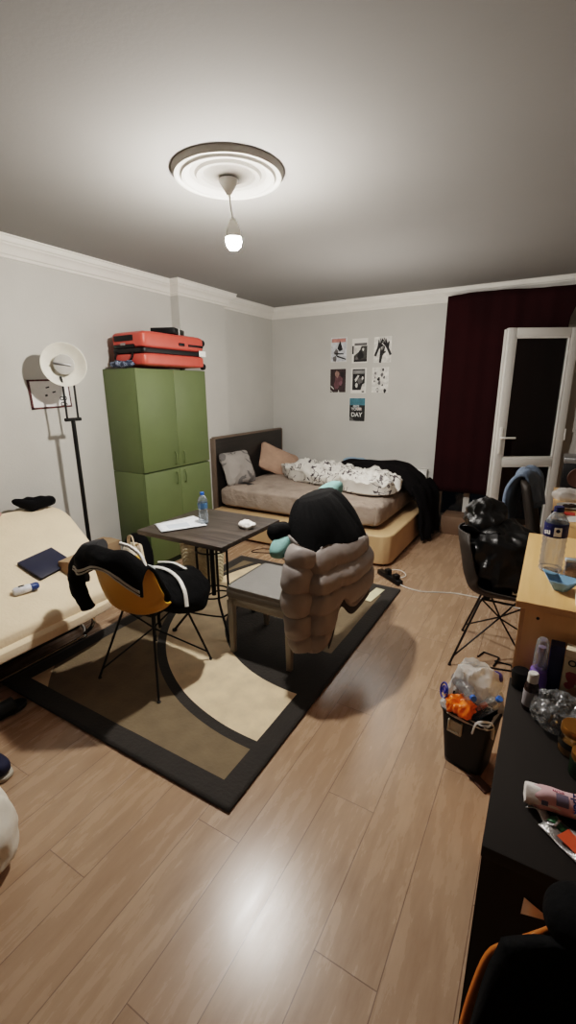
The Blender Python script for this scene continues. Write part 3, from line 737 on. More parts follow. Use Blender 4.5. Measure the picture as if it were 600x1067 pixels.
poster('small poster, teal above and black below with white capital letters, lowest of the seven', -2.119, 1.344, .213, .288,
       [((64, 112, 126), rect(-.96, .38, .96, .97)), ((30, 30, 30), rect(-.96, -.97, .96, .38)), ((90, 90, 88), [(-.96, -.97), (-.3, -.97), (-.5, -.75), (-.96, -.6)]), ((168, 140, 132), rect(-.05, -.02, .55, .18))],
       (('DAY', .072, -.05, -.43, (226, 226, 222)), ('YOUR', .048, -.1, .05, (206, 206, 202)), ('SEIZE', .034, -.12, .29, (196, 204, 206))))

# ------------------------------------------------------------------ bistro table and what is on it
tb = thing('bistro_table', 'square dark wood bistro table on a black wrought iron pedestal', 'table', (-1.89, 2.22, 0))
obj('tabletop', MB().box(-2.235, -1.545, 1.885, 2.525, .70, .73, .003), M_greywood, tb, world=True)
TC = (-1.89, 2.20)
def around(k): return RZ(k * pi / 2)
def tloc(k): return T(TC[0], TC[1], 0) @ RZ(R(12)) @ around(k)
for k in range(4):
    M = tloc(k)
    lg = MB(); lg.tube([(.075, .075, .70), (.075, .075, .62), (.075, .075, .28), (.085, .085, .20), (.16, .16, .09), (.205, .205, .026)], .0085, 8, smooth=5, M=M)
    lg.lathe([(0, .0195), (.016, .0195), (.016, .030), (0, .032)], (.205, .205, 0), 12, M=M)
    obj('leg', lg, M_metalblk, tb, world=True)
    obj('corner_scroll', MB().tube([(.075, .075, .60), (.082, .082, .655), (.11, .11, .69), (.15, .15, .695)], .006, 8, smooth=5, M=M), M_metalblk, tb, world=True)
obj('centre_post', MB().tube([(TC[0], TC[1], .22), (TC[0], TC[1], .70)], .016, 12), M_metalblk, tb, world=True)
for z, r in ((.24, .108), (.56, .108)):
    obj('ring', MB().tube([(TC[0] + r * cos(2 * pi * k / 28), TC[1] + r * sin(2 * pi * k / 28), z) for k in range(28)], .006, 8, closed=True), M_metalblk, tb, world=True)
fg = MB()
for k in range(4): fg.tube([(.13, .13, .135), (.06, .18, .16), (-.06, .18, .16), (-.13, .13, .135)], .006, 8, smooth=4, M=tloc(k))
obj('foot_ring', fg, M_metalblk, tb, world=True)
obj('mounting_plate', MB().box(-2.10, -1.68, 2.02, 2.40, .692, .70), M_metalblk, tb, world=True)

def sheet_thing(name, label, cat, x, y, z, w, d, rz, m, curl=.01, seed=0, group=None):
    mb = MB(); M = T(x, y, z) @ RZ(rz)
    mb.grid(lambda u, v: ((u - .5) * w, (v - .5) * d, .0015 + curl * (max(0, u - .6) ** 2 * 2 + .3 * (1 + nz((u * 2, v * 2, seed), 1)) * .5)), 14, 14, M=M)
    return tag(obj(name, mb, m, solid=.0006), label, cat, group)
M_print = mat('printed_sheet', (226, 230, 234), .8, var=.10, scale=30)
sheet_thing('paper', 'white printed sheet lying underneath on the left of the bistro table', 'paper', -2.08, 2.13, .7305, .30, .21, R(72), M_print, .004, 1)
p2 = thing('printed_form', 'white printed form lying uppermost on the bistro table', 'paper', (-2.06, 2.09, .735))
pm = MB(); PMx = T(-2.05, 2.09, .735) @ RZ(R(58))
pm.grid(lambda u, v: ((u - .5) * .297, (v - .5) * .21, .002 + .008 * max(0, .3 - v) ** 2 * 4), 10, 10, M=PMx)
obj('sheet', pm, M_print, p2, world=True, solid=.0006)
tbk = MB(); tbk.box(-.09, .05, -.06, .03, .0028, .0034, M=PMx)
obj('printed_block', tbk, mat('pale_blue_ink', (196, 206, 216), .8), p2, world=True)

def lathe_bottle(name, label, x, y, z, h, r, capc, labelc, M0=None, rib=True, group=None, band=(.50, .68), body=None):
    t = thing(name, label, 'bottle', (x, y, z), 0, group)
    M = M0 if M0 is not None else T(x, y, z)
    prof = [(0, .006), (r * .5, .002), (r * .86, .0), (r * .98, .012)]
    n = 10
    for k in range(n + 1):
        zz = .03 * h + k * (.46 * h) / n
        prof.append((r * ((.93 if k % 2 else 1.0) if rib else 1.0), zz))
    prof += [(r * .97, h * band[0]), (r * .97, h * band[1]), (r * .99, h * .71), (r * .90, h * .79), (r * .62, h * .87), (r * .38, h * .915), (r * .34, h * .94)]
    obj('bottle_body', MB().lathe(prof, (0, 0, 0), 24, M=M), body or M_clear, t, world=True)
    obj('cap', MB().lathe([(0, h * .93), (r * .42, h * .93), (r * .42, h), (r * .38, h * 1.005), (0, h * 1.005)], (0, 0, 0), 20, M=M), capc, t, world=True)
    if labelc: obj('paper_label', MB().lathe([(r * .985, h * band[0]), (r * .99, h * band[0] + .001), (r * .99, h * band[1] - .001), (r * .985, h * band[1])], (0, 0, 0), 28, M=M), labelc, t, world=True)
    return t, M
lathe_bottle('water_bottle', 'small clear water bottle with a blue cap standing on the bistro table', -1.945, 2.20, .731, .215, .033, M_blue, glass_mat('blue_label', (150, 190, 230), .08, .1, body=.4, bodycol=(120, 170, 220)))
ts = MB(); ts.sq((-1.635, 2.265, .752), (.062, .042, .024), .9, .8, 44, 22, M=RZ(R(-15)), fn=lambda p, q: p + q * .016 * nz(p, 26, 1) + Vector((0, 0, .008 * nz(p, 60))))
tag(obj('tissue', ts, M_whitepaper), 'crumpled white tissue on the right corner of the bistro table', 'tissue')

# ------------------------------------------------------------------ wicker basket under the table
bs = thing('laundry_basket', 'tall cream woven basket on the floor under the bistro table', 'basket', (-2.40, 2.68, 0))
def weave(u, v):
    a = 2 * pi * u; r = .125 + .025 * v
    c = abs(cos(a)) ** .5 * math.copysign(1, cos(a)); s = abs(sin(a)) ** .5 * math.copysign(1, sin(a))
    r += .004 * sin(v * 2 * pi * 13) * (1 if int(u * 40) % 2 else -1)
    return (-2.40 + r * c, 2.68 + r * s, .004 + .40 * v)
wb_ = MB(); wb_.grid(weave, 160, 104, closeu=True)
obj('woven_body', wb_, M_basket, bs, world=True, solid=.008)
obj('bottom', MB().box(-2.51, -2.29, 2.57, 2.79, .002, .012), M_basket, bs, world=True)
obj('rim', MB().tube([(-2.40 + .152 * math.copysign(abs(cos(a)) ** .5, cos(a)), 2.68 + .152 * math.copysign(abs(sin(a)) ** .5, sin(a)), .405) for a in [2 * pi * (k + .5) / 40 for k in range(40)]], .011, 8, closed=True), M_basket, bs, world=True)

# ------------------------------------------------------------------ moulded shell chairs
PR = [Vector(p) for p in ((.235, .418, .185), (.205, .445, .215), (.06, .438, .232), (-.09, .428, .235), (-.175, .455, .240), (-.218, .535, .236), (-.245, .65, .222), (-.268, .75, .198), (-.278, .805, .15))]
PRS = catmull(PR, 5)
def shell_mesh():
    mb = MB(); n = len(PRS) - 1
    def f(u, v):
        k = min(int(v * n), n - 1); p = PRS[k].lerp(PRS[k + 1], v * n - k)
        s = (u - .5) * 2; a = abs(s)
        seat = max(0.0, 1 - max(0.0, v - .5) / .42)
        lift = (.022 + .075 * min(1, v / .42)) * seat * a ** 2.4
        fwd = (.085 * min(1, max(0, (v - .38) / .2))) * a ** 2.2
        wr = p.z * math.copysign(a ** .92, s)
        return (wr * (1 - .06 * a ** 4 * seat), p.x + fwd, p.y + lift - .012 * (1 - a) * (1 - seat) * 0)
    mb.grid(f, 30, n * 2)
    return mb
def eiffel(parent, m):
    feet = [(-.225, .215), (.225, .215), (.225, -.225), (-.225, -.225)]; tops = [(-.10, .115), (.10, .115), (.10, -.095), (-.10, -.095)]
    for (fx, fy), (tx, ty) in zip(feet, tops):
        lg = MB(); lg.tube([(tx, ty, .415), (tx * 1.15, ty * 1.15, .395), (fx, fy, .012)], .0065, 8)
        lg.lathe([(0, 0), (.010, 0), (.010, .010), (0, .014)], (fx, fy, 0), 10)
        obj('leg', lg, m, parent)
    for i in range(4):
        (fx, fy), (tx, ty) = feet[i], tops[i]; (ux, uy) = tops[(i + 2) % 4]
        lo = Vector((tx * 1.15, ty * 1.15, .395)).lerp(Vector((fx, fy, .012)), .88)
        obj('strut', MB().tube([lo, (tx * .06, ty * .06, .255 + .003 * i), (ux, uy, .40)], .005, 8), m, parent)
    fr = MB(); fr.tube([(-.10, .115, .408), (.10, .115, .408), (.10, -.095, .408), (-.10, -.095, .408)], .007, 8, closed=True)
    obj('seat_frame', fr, m, parent)
def shell_chair(label, loc, rz, m):
    t = thing('shell_chair', label, 'chair', loc, rz)
    obj('seat_shell', shell_mesh(), m, t, solid=.009, sharp=60)
    eiffel(t, M_metalblk)
    sc_ = MB()
    for x, y in ((-.085, .09), (.085, .09), (.085, -.075), (-.085, -.075)): sc_.lathe([(0, .413), (.018, .413), (.018, .432), (0, .432)], (x, y, 0), 10)
    obj('mounting_pads', sc_, M_black, t)
    return t
YC = (-1.835, 1.595, .013); YR = R(2)
ych = shell_chair('mustard yellow plastic shell chair on thin black wire legs, standing on the rug', YC, YR, M_yellow)

def sheet(path, half, fn=None, nu=40, k=8, ax=None):
    """cloth following a 3-D path; half(v) half-width, ax widening axis"""
    P = catmull([Vector(p) for p in path], k); n = len(P) - 1; ax = ax or Vector((1, 0, 0)); mb = MB()
    def f(u, v):
        i = min(int(v * n), n - 1); p = P[i].lerp(P[i + 1], v * n - i); s = (u - .5) * 2
        t = (P[i + 1] - P[i]).normalized(); nn = t.cross(ax).normalized()
        q = p + ax * s * half(v)
        return q + (fn(s, v, nn) if fn else Vector())
    mb.grid(f, nu, n); return mb
YM = T(*YC) @ RZ(YR)
# black track jacket over the chair back
tj = thing('track_jacket', 'black track jacket with white striped edges thrown over the mustard chair back', 'jacket', (-1.78, 1.31, .6))
jp = [(0, -.10, .58), (0, -.16, .68), (0, -.225, .79), (0, -.278, .842), (0, -.325, .812), (0, -.337, .775), (0, -.337, .735)]
def jf(s, v, nn):
    w = .014 * nz((s * 2.2, v * 3, 1), 1.6) + .012 * sin(s * 7 + v * 3) * abs(v - .45)
    sag = -.085 * max(0, abs(s) - .62) ** 1.2 * 1.6 + .024 * sin(s * 5.0 + .6) * max(0, v - .55) * 2.5
    arc = .03 * (1 - s * s) * 0 - .055 * s * s
    return nn * -w + Vector((-.012, .075 * s * s, sag + arc * .8))
def jhalf(v): return .225 + .025 * v
obj('jacket_body', sheet(jp, jhalf, jf, 60, 8), M_blacksoft, tj, solid=.016, world=True).matrix_parent_inverse = wmat(tj).inverted() @ YM
def strip(v0, v1, off):
    P = catmull([Vector(p) for p in jp], 8); n = len(P) - 1; mb = MB()
    def f(u, vv):
        v = v0 + (v1 - v0) * vv; i = min(int(v * n), n - 1); p = P[i].lerp(P[i + 1], v * n - i); s = (u - .5) * 2 * .98
        nn = (P[i + 1] - P[i]).normalized().cross(Vector((1, 0, 0))).normalized()
        return p + Vector((1, 0, 0)) * s * jhalf(v) + jf(s, v, nn) - nn * off
    mb.grid(f, 60, 3); return mb
M_stripe = mat('grey_white_stripe', (186, 186, 180), .8, bump=.1)
for v0, v1 in ((.885, .93), (.955, .985)):
    o = obj('hem_stripe', strip(v0, v1, -.0115), M_stripe, tj, solid=.003); o.matrix_parent_inverse = wmat(tj).inverted() @ YM
def sleeve_mesh(pts, rad, seed, M=None, puffs=0, flat=.7, n=18, k=8):
    P = catmull([Vector(p) for p in pts], k); mb = MB()
    N = len(P)
    def r(t):
        b = rad * (1 - .22 * t)
        return b
    mb.tube(P, r, n, caps=True)
    for v in mb.bm.verts:
        d = nz(v.co, 16, seed) * rad * .22 + nz(v.co, 38, seed) * rad * .10
        v.co += Vector((nz(v.co, 9, seed) * rad * .3, d, d * .4))
    if M is not None:
        for v in mb.bm.verts: v.co = M @ v.co
    return mb
obj('sleeve', sleeve_mesh([(-.235, -.20, .74), (-.275, -.235, .68), (-.272, -.245, .58), (-.255, -.235, .50), (-.245, -.225, .44)], .046, 3, YM), M_blacksoft, tj, world=True)
obj('sleeve', sleeve_mesh([(-.20, -.12, .76), (-.285, -.15, .74), (-.315, -.19, .66), (-.30, -.20, .57)], .05, 8, YM), mat('charcoal_cloth', (52, 52, 54), .85, bump=.2), tj, world=True)
obj('white_piping', MB().tube([YM @ Vector(p) for p in ((.06, -.22, .862), (.12, -.21, .848), (.175, -.205, .815), (.215, -.215, .765))], .009, 8, smooth=6), M_white, tj, world=True)

# black sports bag on the seat
sb = thing('sports_bag', 'black sports bag with white piping lying on the seat of the mustard chair', 'bag', (-1.70, 1.70, .45))
BGM = YM @ T(.085, .09, .52) @ RZ(R(-12))
sbm = MB(); sbm.sq((0, 0, 0), (.215, .165, .085), .7, .6, 80, 34, M=BGM, fn=lambda p, q: p + q * .02 * nz(p, 9, 4) + Vector((0, 0, -.06 * max(0, q.x) ** 2 + .008 * nz(p, 26))))
obj('bag_body', sbm, M_blacksoft, sb, world=True)
pp = MB(); pp.tube([BGM @ Vector(p) for p in ((-.19, -.10, .068), (-.10, -.055, .098), (.0, -.03, .10), (.10, -.03, .078), (.18, -.05, .03), (.218, -.07, -.04))], .011, 8, smooth=6, flat=.6)
obj('white_piping', pp, M_white, sb, world=True)
pq = MB(); pq.tube([BGM @ Vector(p) for p in ((-.17, .03, .085), (-.05, .05, .104), (.06, .06, .09))], .008, 8, smooth=6, flat=.6)
obj('white_piping', pq, M_white, sb, world=True)
obj('white_tag', MB().box(-.022, .022, -.004, .004, -.06, .03, .003, M=BGM @ T(.045, -.168, .005) @ RX(R(-14))), M_whitepaper, sb, world=True)
kn = MB(); kn.tube([BGM @ Vector(p) for p in ((-.15, -.12, .05), (-.10, -.13, .085), (-.055, -.10, .065), (-.08, -.07, .095), (-.13, -.09, .10))], .016, 8, closed=True, smooth=5)
obj('knotted_cord', kn, mat('grey_cord', (150, 156, 156), .8), sb, world=True)
st = MB(); st.tube([BGM @ Vector(p) for p in ((.09, -.15, -.03), (.10, -.17, -.10), (.105, -.168, -.16))], .010, 6, smooth=4, flat=.5)
obj('hanging_strap', st, M_blacksoft, sb, world=True)

# bag with pale straps standing behind the chair
tbg = thing('tote_bag', 'black tote bag with looped cream straps, standing by the corner of the wardrobe', 'bag', (-3.0, 2.46, 0))
tm = MB(); tm.sq((-2.98, 2.49, .20), (.12, .085, .20), .6, .6, 60, 30, fn=lambda p, q: p + q * .03 * nz(p, 7, 3))
obj('bag_body', tm, M_blacksoft, tbg, world=True)
for dx, hgt, ph in ((-.02, .20, .0), (.06, .15, .5)):
    obj('strap', MB().tube([(-2.90 + dx, 2.38, .33), (-2.87 + dx, 2.34, .36), (-2.84 + dx, 2.32, .25 + hgt), (-2.80 + dx, 2.32, .26 + hgt), (-2.76 + dx, 2.30, .40), (-2.73 + dx, 2.29, .30), (-2.71 + dx, 2.30, .22)], .013, 8, smooth=6, flat=.45), M_cream, tbg, world=True)
hm = MB(); hm.sq((-2.80, 2.31, .33), (.14, .06, .05), .9, .8, 50, 22, M=RZ(R(-20)) @ RY(R(12)), fn=lambda p, q: p + q * .03 * nz(p, 16, 6))
tag(obj('pale_garment', hm, floral_material('pink_cream_print', (216, 206, 188), (196, 128, 116), 9, .14)), 'crumpled cream and pink garment heaped on the black tote bag', 'clothing')

# ------------------------------------------------------------------ grey dining chair, puffer jacket, teal cushion
dc = thing('dining_chair', 'grey upholstered dining chair at the bistro table, under a puffer jacket', 'chair', (-1.35, 2.15, .012))
z0 = .012
so = MB(); so.sq((-1.35, 2.15, .452), (.225, .215, .022), .35, .15, 60, 14); so.box(-1.573, -1.127, 1.937, 2.363, .39, .452, .012)
obj('seat', so, M_greyleather, dc, world=True)
ap = MB(); ap.box(-1.565, -1.135, 1.945, 2.355, .345, .39, .004)
obj('apron', ap, M_greylegs, dc, world=True)
for x, y in ((-1.55, 1.96), (-1.55, 2.34), (-1.145, 1.96), (-1.145, 2.34)):
    lg = MB(); lg.box(-.021, .021, -.021, .021, 0, .36, .003)
    for v in lg.bm.verts:
        k = .72 + .28 * v.co.z / .36; v.co.x *= k; v.co.y *= k; v.co += Vector((x, y, z0))
    obj('leg', lg, M_greylegs, dc, world=True)
bkm = MB(); bkm.box(-.02, .02, -.205, .205, 0, .48, .014, 3, M=T(-1.125, 2.15, .40) @ RY(R(7)))
obj('backrest', bkm, M_greyleather, dc, world=True)

tc_ = MB(); tc_.sq((-1.155, 2.235, .885), (.06, .42, .075), .8, .55, 60, 26, M=RX(R(16)), fn=lambda p, q: p + q * .012 * nz(p, 6))
tag(obj('cushion', tc_, M_teal), 'soft teal cushion draped over the chair back, mostly hidden by the puffer jacket', 'cushion')

pj = thing('puffer_jacket', 'silver grey puffer jacket with black shoulders hung over the dining chair back', 'jacket', (-1.05, 2.2, .6))
# the jacket is a bell around the chair back; a = angle, v = height fraction from the top
def ring_pt(a, z):
    top = max(0.0, min(1.0, (z - .64) / .385))
    spread = max(.04, (1 - top ** 2.6)) ** .55
    c, s = cos(a), sin(a)
    low = 1 - top
    cx = -1.12 + .14 * low
    rx = (.145 + .05 * max(0, .75 - z)) * spread; ry = (.30 + .05 * max(0, .8 - z)) * (.45 + .55 * spread) * (1 - (.14 * max(0, s) if z > .6 else .14 * max(0, s) * max(0, (z - .45) / .15)))
    notch = 1 - .12 * low * math.exp(-((a - 2 * pi + R(38)) / .30) ** 2) - .12 * low * math.exp(-((a + R(38)) / .30) ** 2)
    return Vector((cx + rx * notch * math.copysign(abs(c) ** .7, c), 2.20 + .05 * top + ry * notch * math.copysign(abs(s) ** .75, s), z))
def hem(a):
    c, s = cos(a), sin(a); h = .43 + .02 * sin(a * 3 + 1)
    h -= .20 * max(0, -s) ** 3 * (1 - .25 * c)
    h += .13 * math.exp(-((a - 2 * pi + R(36)) / .26) ** 2)
    if c < 0: h += .10 * (-c) ** 1.5
    return h
def puff(a, z, seed):
    q = abs(sin((z - .02 + .008 * sin(3 * a)) / .112 * pi)) ** .38
    return .030 * q + .006 * nz((cos(a) * 2, sin(a) * 2, z * 3), 1.2, seed) + .004 * nz((cos(a) * 7, sin(a) * 7, z * 12), 2.0, seed)
def yoke_z(a): return .80 - .055 * sin(a + .3) - .05 * math.exp(-((a - R(285)) / .35) ** 2)
def jack(zt, zb, puffy):
    mb = MB()
    def f(u, v):
        a = 2 * pi * u; a0, b0 = zt(a), zb(a); z = a0 + (b0 - a0) * v
        p = ring_pt(a, z); n = Vector((cos(a) * .9, sin(a) * .75, .15)).normalized()
        d = puff(a, z, 2) if puffy else .024 + .020 * nz((cos(a) * 1.5, sin(a) * 1.5, z * 4), 1.3, 7) + .005 * nz((cos(a) * 5, sin(a) * 5, z * 5), 1.9, 3)
        if puffy and v > .96: d *= .4
        return p + n * d
    mb.grid(f, 120, 46, closeu=True)
    if not puffy: mb.bm.faces.new([vv for vv in mb.bm.verts[:][:120]])
    return mb
obj('quilted_body', jack(yoke_z, hem, True), M_jacketgrey, pj, world=True, solid=.008, sharp=80)
obj('black_yoke', jack(lambda a: 1.012, lambda a: yoke_z(a) - .006, False), M_blacksoft, pj, world=True, solid=.006, sharp=80)
hd_ = MB(); hd_.sq((-1.195, 1.965, .86), (.065, .07, .055), .9, .9, 40, 22, fn=lambda p, q: p + q * .018 * nz(p, 14, 5))
obj('hood', hd_, M_blacksoft, pj, world=True)
slv = MB()
SP = catmull([Vector(p) for p in ((-1.03, 1.93, .80), (-1.04, 1.885, .70), (-1.045, 1.865, .55), (-1.03, 1.87, .40), (-1.01, 1.89, .27))], 20)
slv.tube(SP, lambda t: .066 - .006 * t + .026 * abs(sin(t * pi * 4.6)) ** .4, 26)
for v in slv.bm.verts: v.co += Vector((nz(v.co, 14, 3), nz(v.co, 13, 6), nz(v.co, 12, 9))) * .012
obj('sleeve', slv, M_jacketgrey, pj, world=True, sharp=80)
ln = MB(); ln.grid(lambda u, v: ring_pt(R(300) + R(130) * u, hem((R(300) + R(130) * u) % (2 * pi)) + .03 - .075 * v), 40, 4)
obj('lining', ln, mat('dark_lining', (40, 36, 36), .7), pj, world=True, solid=.004)
zp = MB(); zp.tube([ring_pt(R(214), z) + Vector((-.03, -.03, 0)) for z in (.80, .70, .60, .50, .46)], .006, 6, smooth=4)
obj('zip', zp, M_black, pj, world=True)

# ------------------------------------------------------------------ cables and papers on the floor
ps = thing('power_strip', 'black power strip with cables on the floor at the corner of the bed', 'power strip', (-1.05, 3.52, 0))
PSM = T(-1.05, 3.53, .002) @ RZ(R(-36))
obj('housing', MB().box(-.15, .15, -.028, .028, 0, .042, .008, M=PSM), M_black, ps, world=True)
obj('plug', MB().box(-.05, .0, -.024, .024, .042, .085, .008, M=PSM), M_black, ps, world=True)
obj('plug', MB().box(.06, .115, -.024, .024, .042, .08, .008, M=PSM), M_black, ps, world=True)
cbl = MB(); cbl.tube([(-.93, 3.44, .012), (-.86, 3.42, .006), (-.74, 3.41, .006), (-.60, 3.47, .006), (-.46, 3.51, .006), (-.20, 3.50, .006), (.25, 3.42, .006)], .0045, 8, smooth=8)
tag(obj('white_cable', cbl, M_white), 'long white cable trailing across the floor from the power strip', 'cable')
cb2 = MB(); cb2.tube([(-1.16, 3.62, .03), (-1.02, 3.70, .03), (-.94, 3.64, .02), (-.98, 3.58, .008), (-1.06, 3.57, .008)], .004, 8, smooth=6)
tag(obj('cable_loop', cb2, M_white), 'short looped white cable behind the black power strip', 'cable')
cb3 = MB(); cb3.tube([(-1.40, 3.55, .008), (-1.75, 3.50, .006), (-2.05, 3.47, .006), (-2.25, 3.56, .006), (-2.48, 3.50, .006), (-2.42, 3.62, .012), (-2.22, 3.66, .006), (-2.05, 3.60, .006), (-1.95, 3.69, .006)], .004, 8, smooth=8)
tag(obj('black_cable', cb3, M_black), 'tangled black cable on the floor along the tan bed base', 'cable')
ad = thing('extension_block', 'flat white extension block on the floor beside the bed base', 'extension block', (-2.1, 3.6, 0))
obj('housing', MB().box(-.12, .12, -.03, .03, 0, .035, .008, M=T(-2.02, 3.58, .001) @ RZ(R(-8))), M_white, ad, world=True)
skt = MB()
for k in range(3): skt.lathe([(0, .0352), (.018, .0352), (.018, .0356), (0, .0356)], (-.07 + .07 * k, 0, 0), 14, M=T(-2.02, 3.58, .001) @ RZ(R(-8)))
obj('socket', skt, mat('socket_grey', (180, 180, 176), .5), ad, world=True)
sheet_thing('card', 'cream paper card on the right border of the rug', 'card', -1.055, 3.14, .0185, .075, .26, R(-6), mat('cream_card', (222, 214, 180), .8), .003, 4)
wf = MB(); wf.tube([(-.20, 2.56, .006), (-.02, 2.60, .006), (-.03, 2.66, .006), (-.12, 2.66, .006)], .005, 8); wf.tube([(-.215, 2.66, .006), (-.19, 2.73, .006), (-.10, 2.71, .006), (-.12, 2.60, .006)], .005, 8)
tag(obj('wire_frame', wf, M_metalblk), 'bent black wire frame on the floor behind the rubbish bin', 'wire frame')

# ------------------------------------------------------------------ right side: shell chair with black jacket
rch = shell_chair('dark grey-brown shell chair with wire legs, tucked beside the beech cabinet', (-.125, 2.72, 0), R(-90), M_olive)
RM = T(-.125, 2.72, 0) @ RZ(R(-90))
lj = thing('leather_jacket', 'shiny black leather jacket heaped in the dark shell chair', 'jacket', (-.1, 2.75, .45))
jm = MB()
def fj(p, q):
    d = .045 * ridge(p, 7, 3) + .022 * ridge(p, 15, 6)
    return p + q * d + Vector((-.05 * max(0, q.z) , 0, 0))
jm.sq((-.13, 2.73, .645), (.15, .17, .165), .8, .75, 110, 60, fn=fj)
obj('jacket_body', jm, M_blackleather, lj, world=True)
jc = MB(); jc.sq((-.275, 2.80, .845), (.085, .13, .09), .9, .8, 70, 36, fn=lambda p, q: p + q * (.03 * ridge(p, 9, 2) + .015 * ridge(p, 22, 8)))
obj('collar', jc, M_blackleather, lj, world=True)
obj('sleeve', sleeve_mesh([(-.22, 2.64, .80), (-.13, 2.60, .72), (-.08, 2.585, .63), (-.05, 2.58, .56), (-.03, 2.59, .51)], .055, 5), M_blackleather, lj, world=True)
lf = MB()
lf.grid(lambda u, v: (-.37 + .20 * u + .03 * v, 2.60 - .02 * u + .06 * sin(v * 3), .84 - .02 * u - .16 * v * (1 - .4 * u) + .012 * sin(u * 8)), 16, 16)
obj('lapel', lf, M_blackleather, lj, world=True, solid=.006)
obj('hang_label', MB().box(-.012, .012, -.003, .003, -.02, .02, .001, M=T(-.06, 2.53, .53)), M_whitepaper, lj, world=True)

# second chair, high back, with jeans over it
hc_ = thing('high_back_chair', 'tall grey-brown chair behind the dark shell chair, blue jeans over its back', 'chair', (.08, 3.42, 0))
def bkf(u, v):
    s = (u - .5) * 2; a = abs(s) ** 2.5
    w_ = .23 * (1 - .25 * max(0, v - .7) ** 1.5 / .16 * .3)
    return (-.02 - .11 * v ** 1.3 + .045 * a, 3.42 + s * w_, .44 + .57 * v - .03 * a * v)
hbm = MB(); hbm.grid(bkf, 20, 20)
obj('backrest', hbm, M_olive, hc_, world=True, solid=.035, sharp=60)
hs = MB(); hs.sq((.19, 3.42, .45), (.23, .23, .035), .4, .3, 50, 16)
obj('seat', hs, M_olive, hc_, world=True)
for x, y in ((.0, 3.24), (.0, 3.60), (.38, 3.24), (.38, 3.60)):
    obj('leg', MB().tube([(x * .8 + .04, 3.42 + (y - 3.42) * .8, .43), (x, y, 0)], .012, 8), M_metalblk, hc_, world=True)
jn = thing('jeans', 'faded blue jeans hung over the tall chair back in front of the door', 'jeans', (-.13, 3.42, .9))
def leg_sheet(path, half, seed): return sheet(path, half, lambda s, v, nn: nn * (.012 * sin(s * 5 + seed) + .014 * nz((s, v * 4, seed), 1.6)), 24, 10, ax=Vector((.25, .97, 0)).normalized())
obj('trouser_leg', leg_sheet([(-.178, 3.33, .66), (-.178, 3.335, .74), (-.178, 3.34, .88), (-.165, 3.36, .98), (-.12, 3.38, 1.035), (-.075, 3.40, 1.02), (-.045, 3.41, .94), (-.02, 3.42, .84)], lambda v: .085 + .02 * v, 1), M_denim, jn, world=True, solid=.022)
obj('trouser_leg', leg_sheet([(-.165, 3.54, .80), (-.16, 3.54, .92), (-.145, 3.55, .99), (-.11, 3.55, 1.035), (-.06, 3.56, 1.0), (-.03, 3.56, .88), (-.01, 3.56, .78)], lambda v: .09, 4), M_denim, jn, world=True, solid=.022)
obj('cuff', sheet([(-.1785, 3.33, .652), (-.1785, 3.33, .665), (-.1785, 3.331, .678)], lambda v: .088, None, 10, 2, ax=Vector((.25, .97, 0)).normalized()), mat('pale_denim', (190, 204, 214), .9), jn, world=True, solid=.026)

# ------------------------------------------------------------------ beech cabinet and its things
bc = thing('cabinet', 'beech cabinet on the right with a water bottle on its pale top', 'cabinet', (.3, 1.72, 0))
top = obj('top_board', MB().box(-.026, .60, 1.358, 2.082, .978, 1.0, .0015), M_beech, bc, world=True)
obj('side_panel', MB().box(.0, .585, 1.364, 1.382, .0, .978), M_beechside, bc, world=True)
obj('side_panel', MB().box(.0, .585, 2.058, 2.076, .0, .978), M_beechside, bc, world=True)
obj('door', MB().box(-.012, .0, 1.364, 1.718, .07, .974, .001), M_beech, bc, world=True)
obj('door', MB().box(-.012, .0, 1.722, 2.076, .07, .974, .001), M_beech, bc, world=True)
obj('back_panel', MB().box(.575, .585, 1.382, 2.058, .0, .978), M_beechside, bc, world=True)
obj('plinth', MB().box(.0, .016, 1.382, 2.058, 0, .07), M_beechside, bc, world=True)
scw = MB()
for x in (.035, .30, .55): scw.lathe([(0, 0), (.0045, 0), (.0045, .0015), (0, .0018)], n=10, M=T(x, 1.364, .955) @ RX(pi / 2))
obj('screw_cap', scw, M_black, bc, world=True)

wbt, _m = lathe_bottle('large_water_bottle', 'clear water bottle with a dark navy label and cap on the beech cabinet', .055, 1.66, 1.0, .222, .036, mat('navy_cap', (24, 34, 86), .4), mat('navy_label', (18, 26, 84), .45, var=.05), band=(.56, .765))
LMx = T(.055, 1.66, 1.0)
def on_label(ang, z, s): return LMx @ RZ(ang) @ T(0, -.0362, z) @ RX(pi / 2)
q = MB(); M9 = LMx @ RZ(R(8)); q.box(-.011, .011, -.0375, -.0350, .130, .160, .001, M=M9)
obj('label_panel', q, M_whitepaper, wbt, world=True)
q = MB(); q.lathe([(0, 0), (.006, 0), (.006, .0008), (0, .0008)], n=16, M=M9 @ T(0, -.0375, .149) @ RX(pi / 2)); 
obj('label_mark', q, mat('ink_navy', (20, 26, 60), .5), wbt, world=True)
lettering('lettering', 'su', .026, M_white, wbt, LMx @ RZ(R(-42)) @ T(0, -.0366, .142) @ RX(pi / 2) @ RZ(R(8)), bold=.0006)
def boat():
    mb = MB(); o = [(-.055, 0), (-.02, -.038), (.03, -.035), (.06, -.008), (.032, .036), (-.022, .036)]; b = [(-.02, 0), (-.01, -.015), (.012, -.014), (.02, 0), (.012, .014), (-.01, .014)]
    up = [.052, .036, .036, .052, .036, .036]
    A = [mb.bm.verts.new((x, y, h)) for (x, y), h in zip(o, up)]; B = [mb.bm.verts.new((x, y, .001)) for x, y in b]
    for k in range(6): mb.bm.faces.new((A[k], A[(k + 1) % 6], B[(k + 1) % 6], B[k]))
    mb.bm.faces.new(B[::-1])
    for v in mb.bm.verts: v.co = T(.083, 1.50, 1.0) @ RZ(R(-20)) @ v.co
    return mb
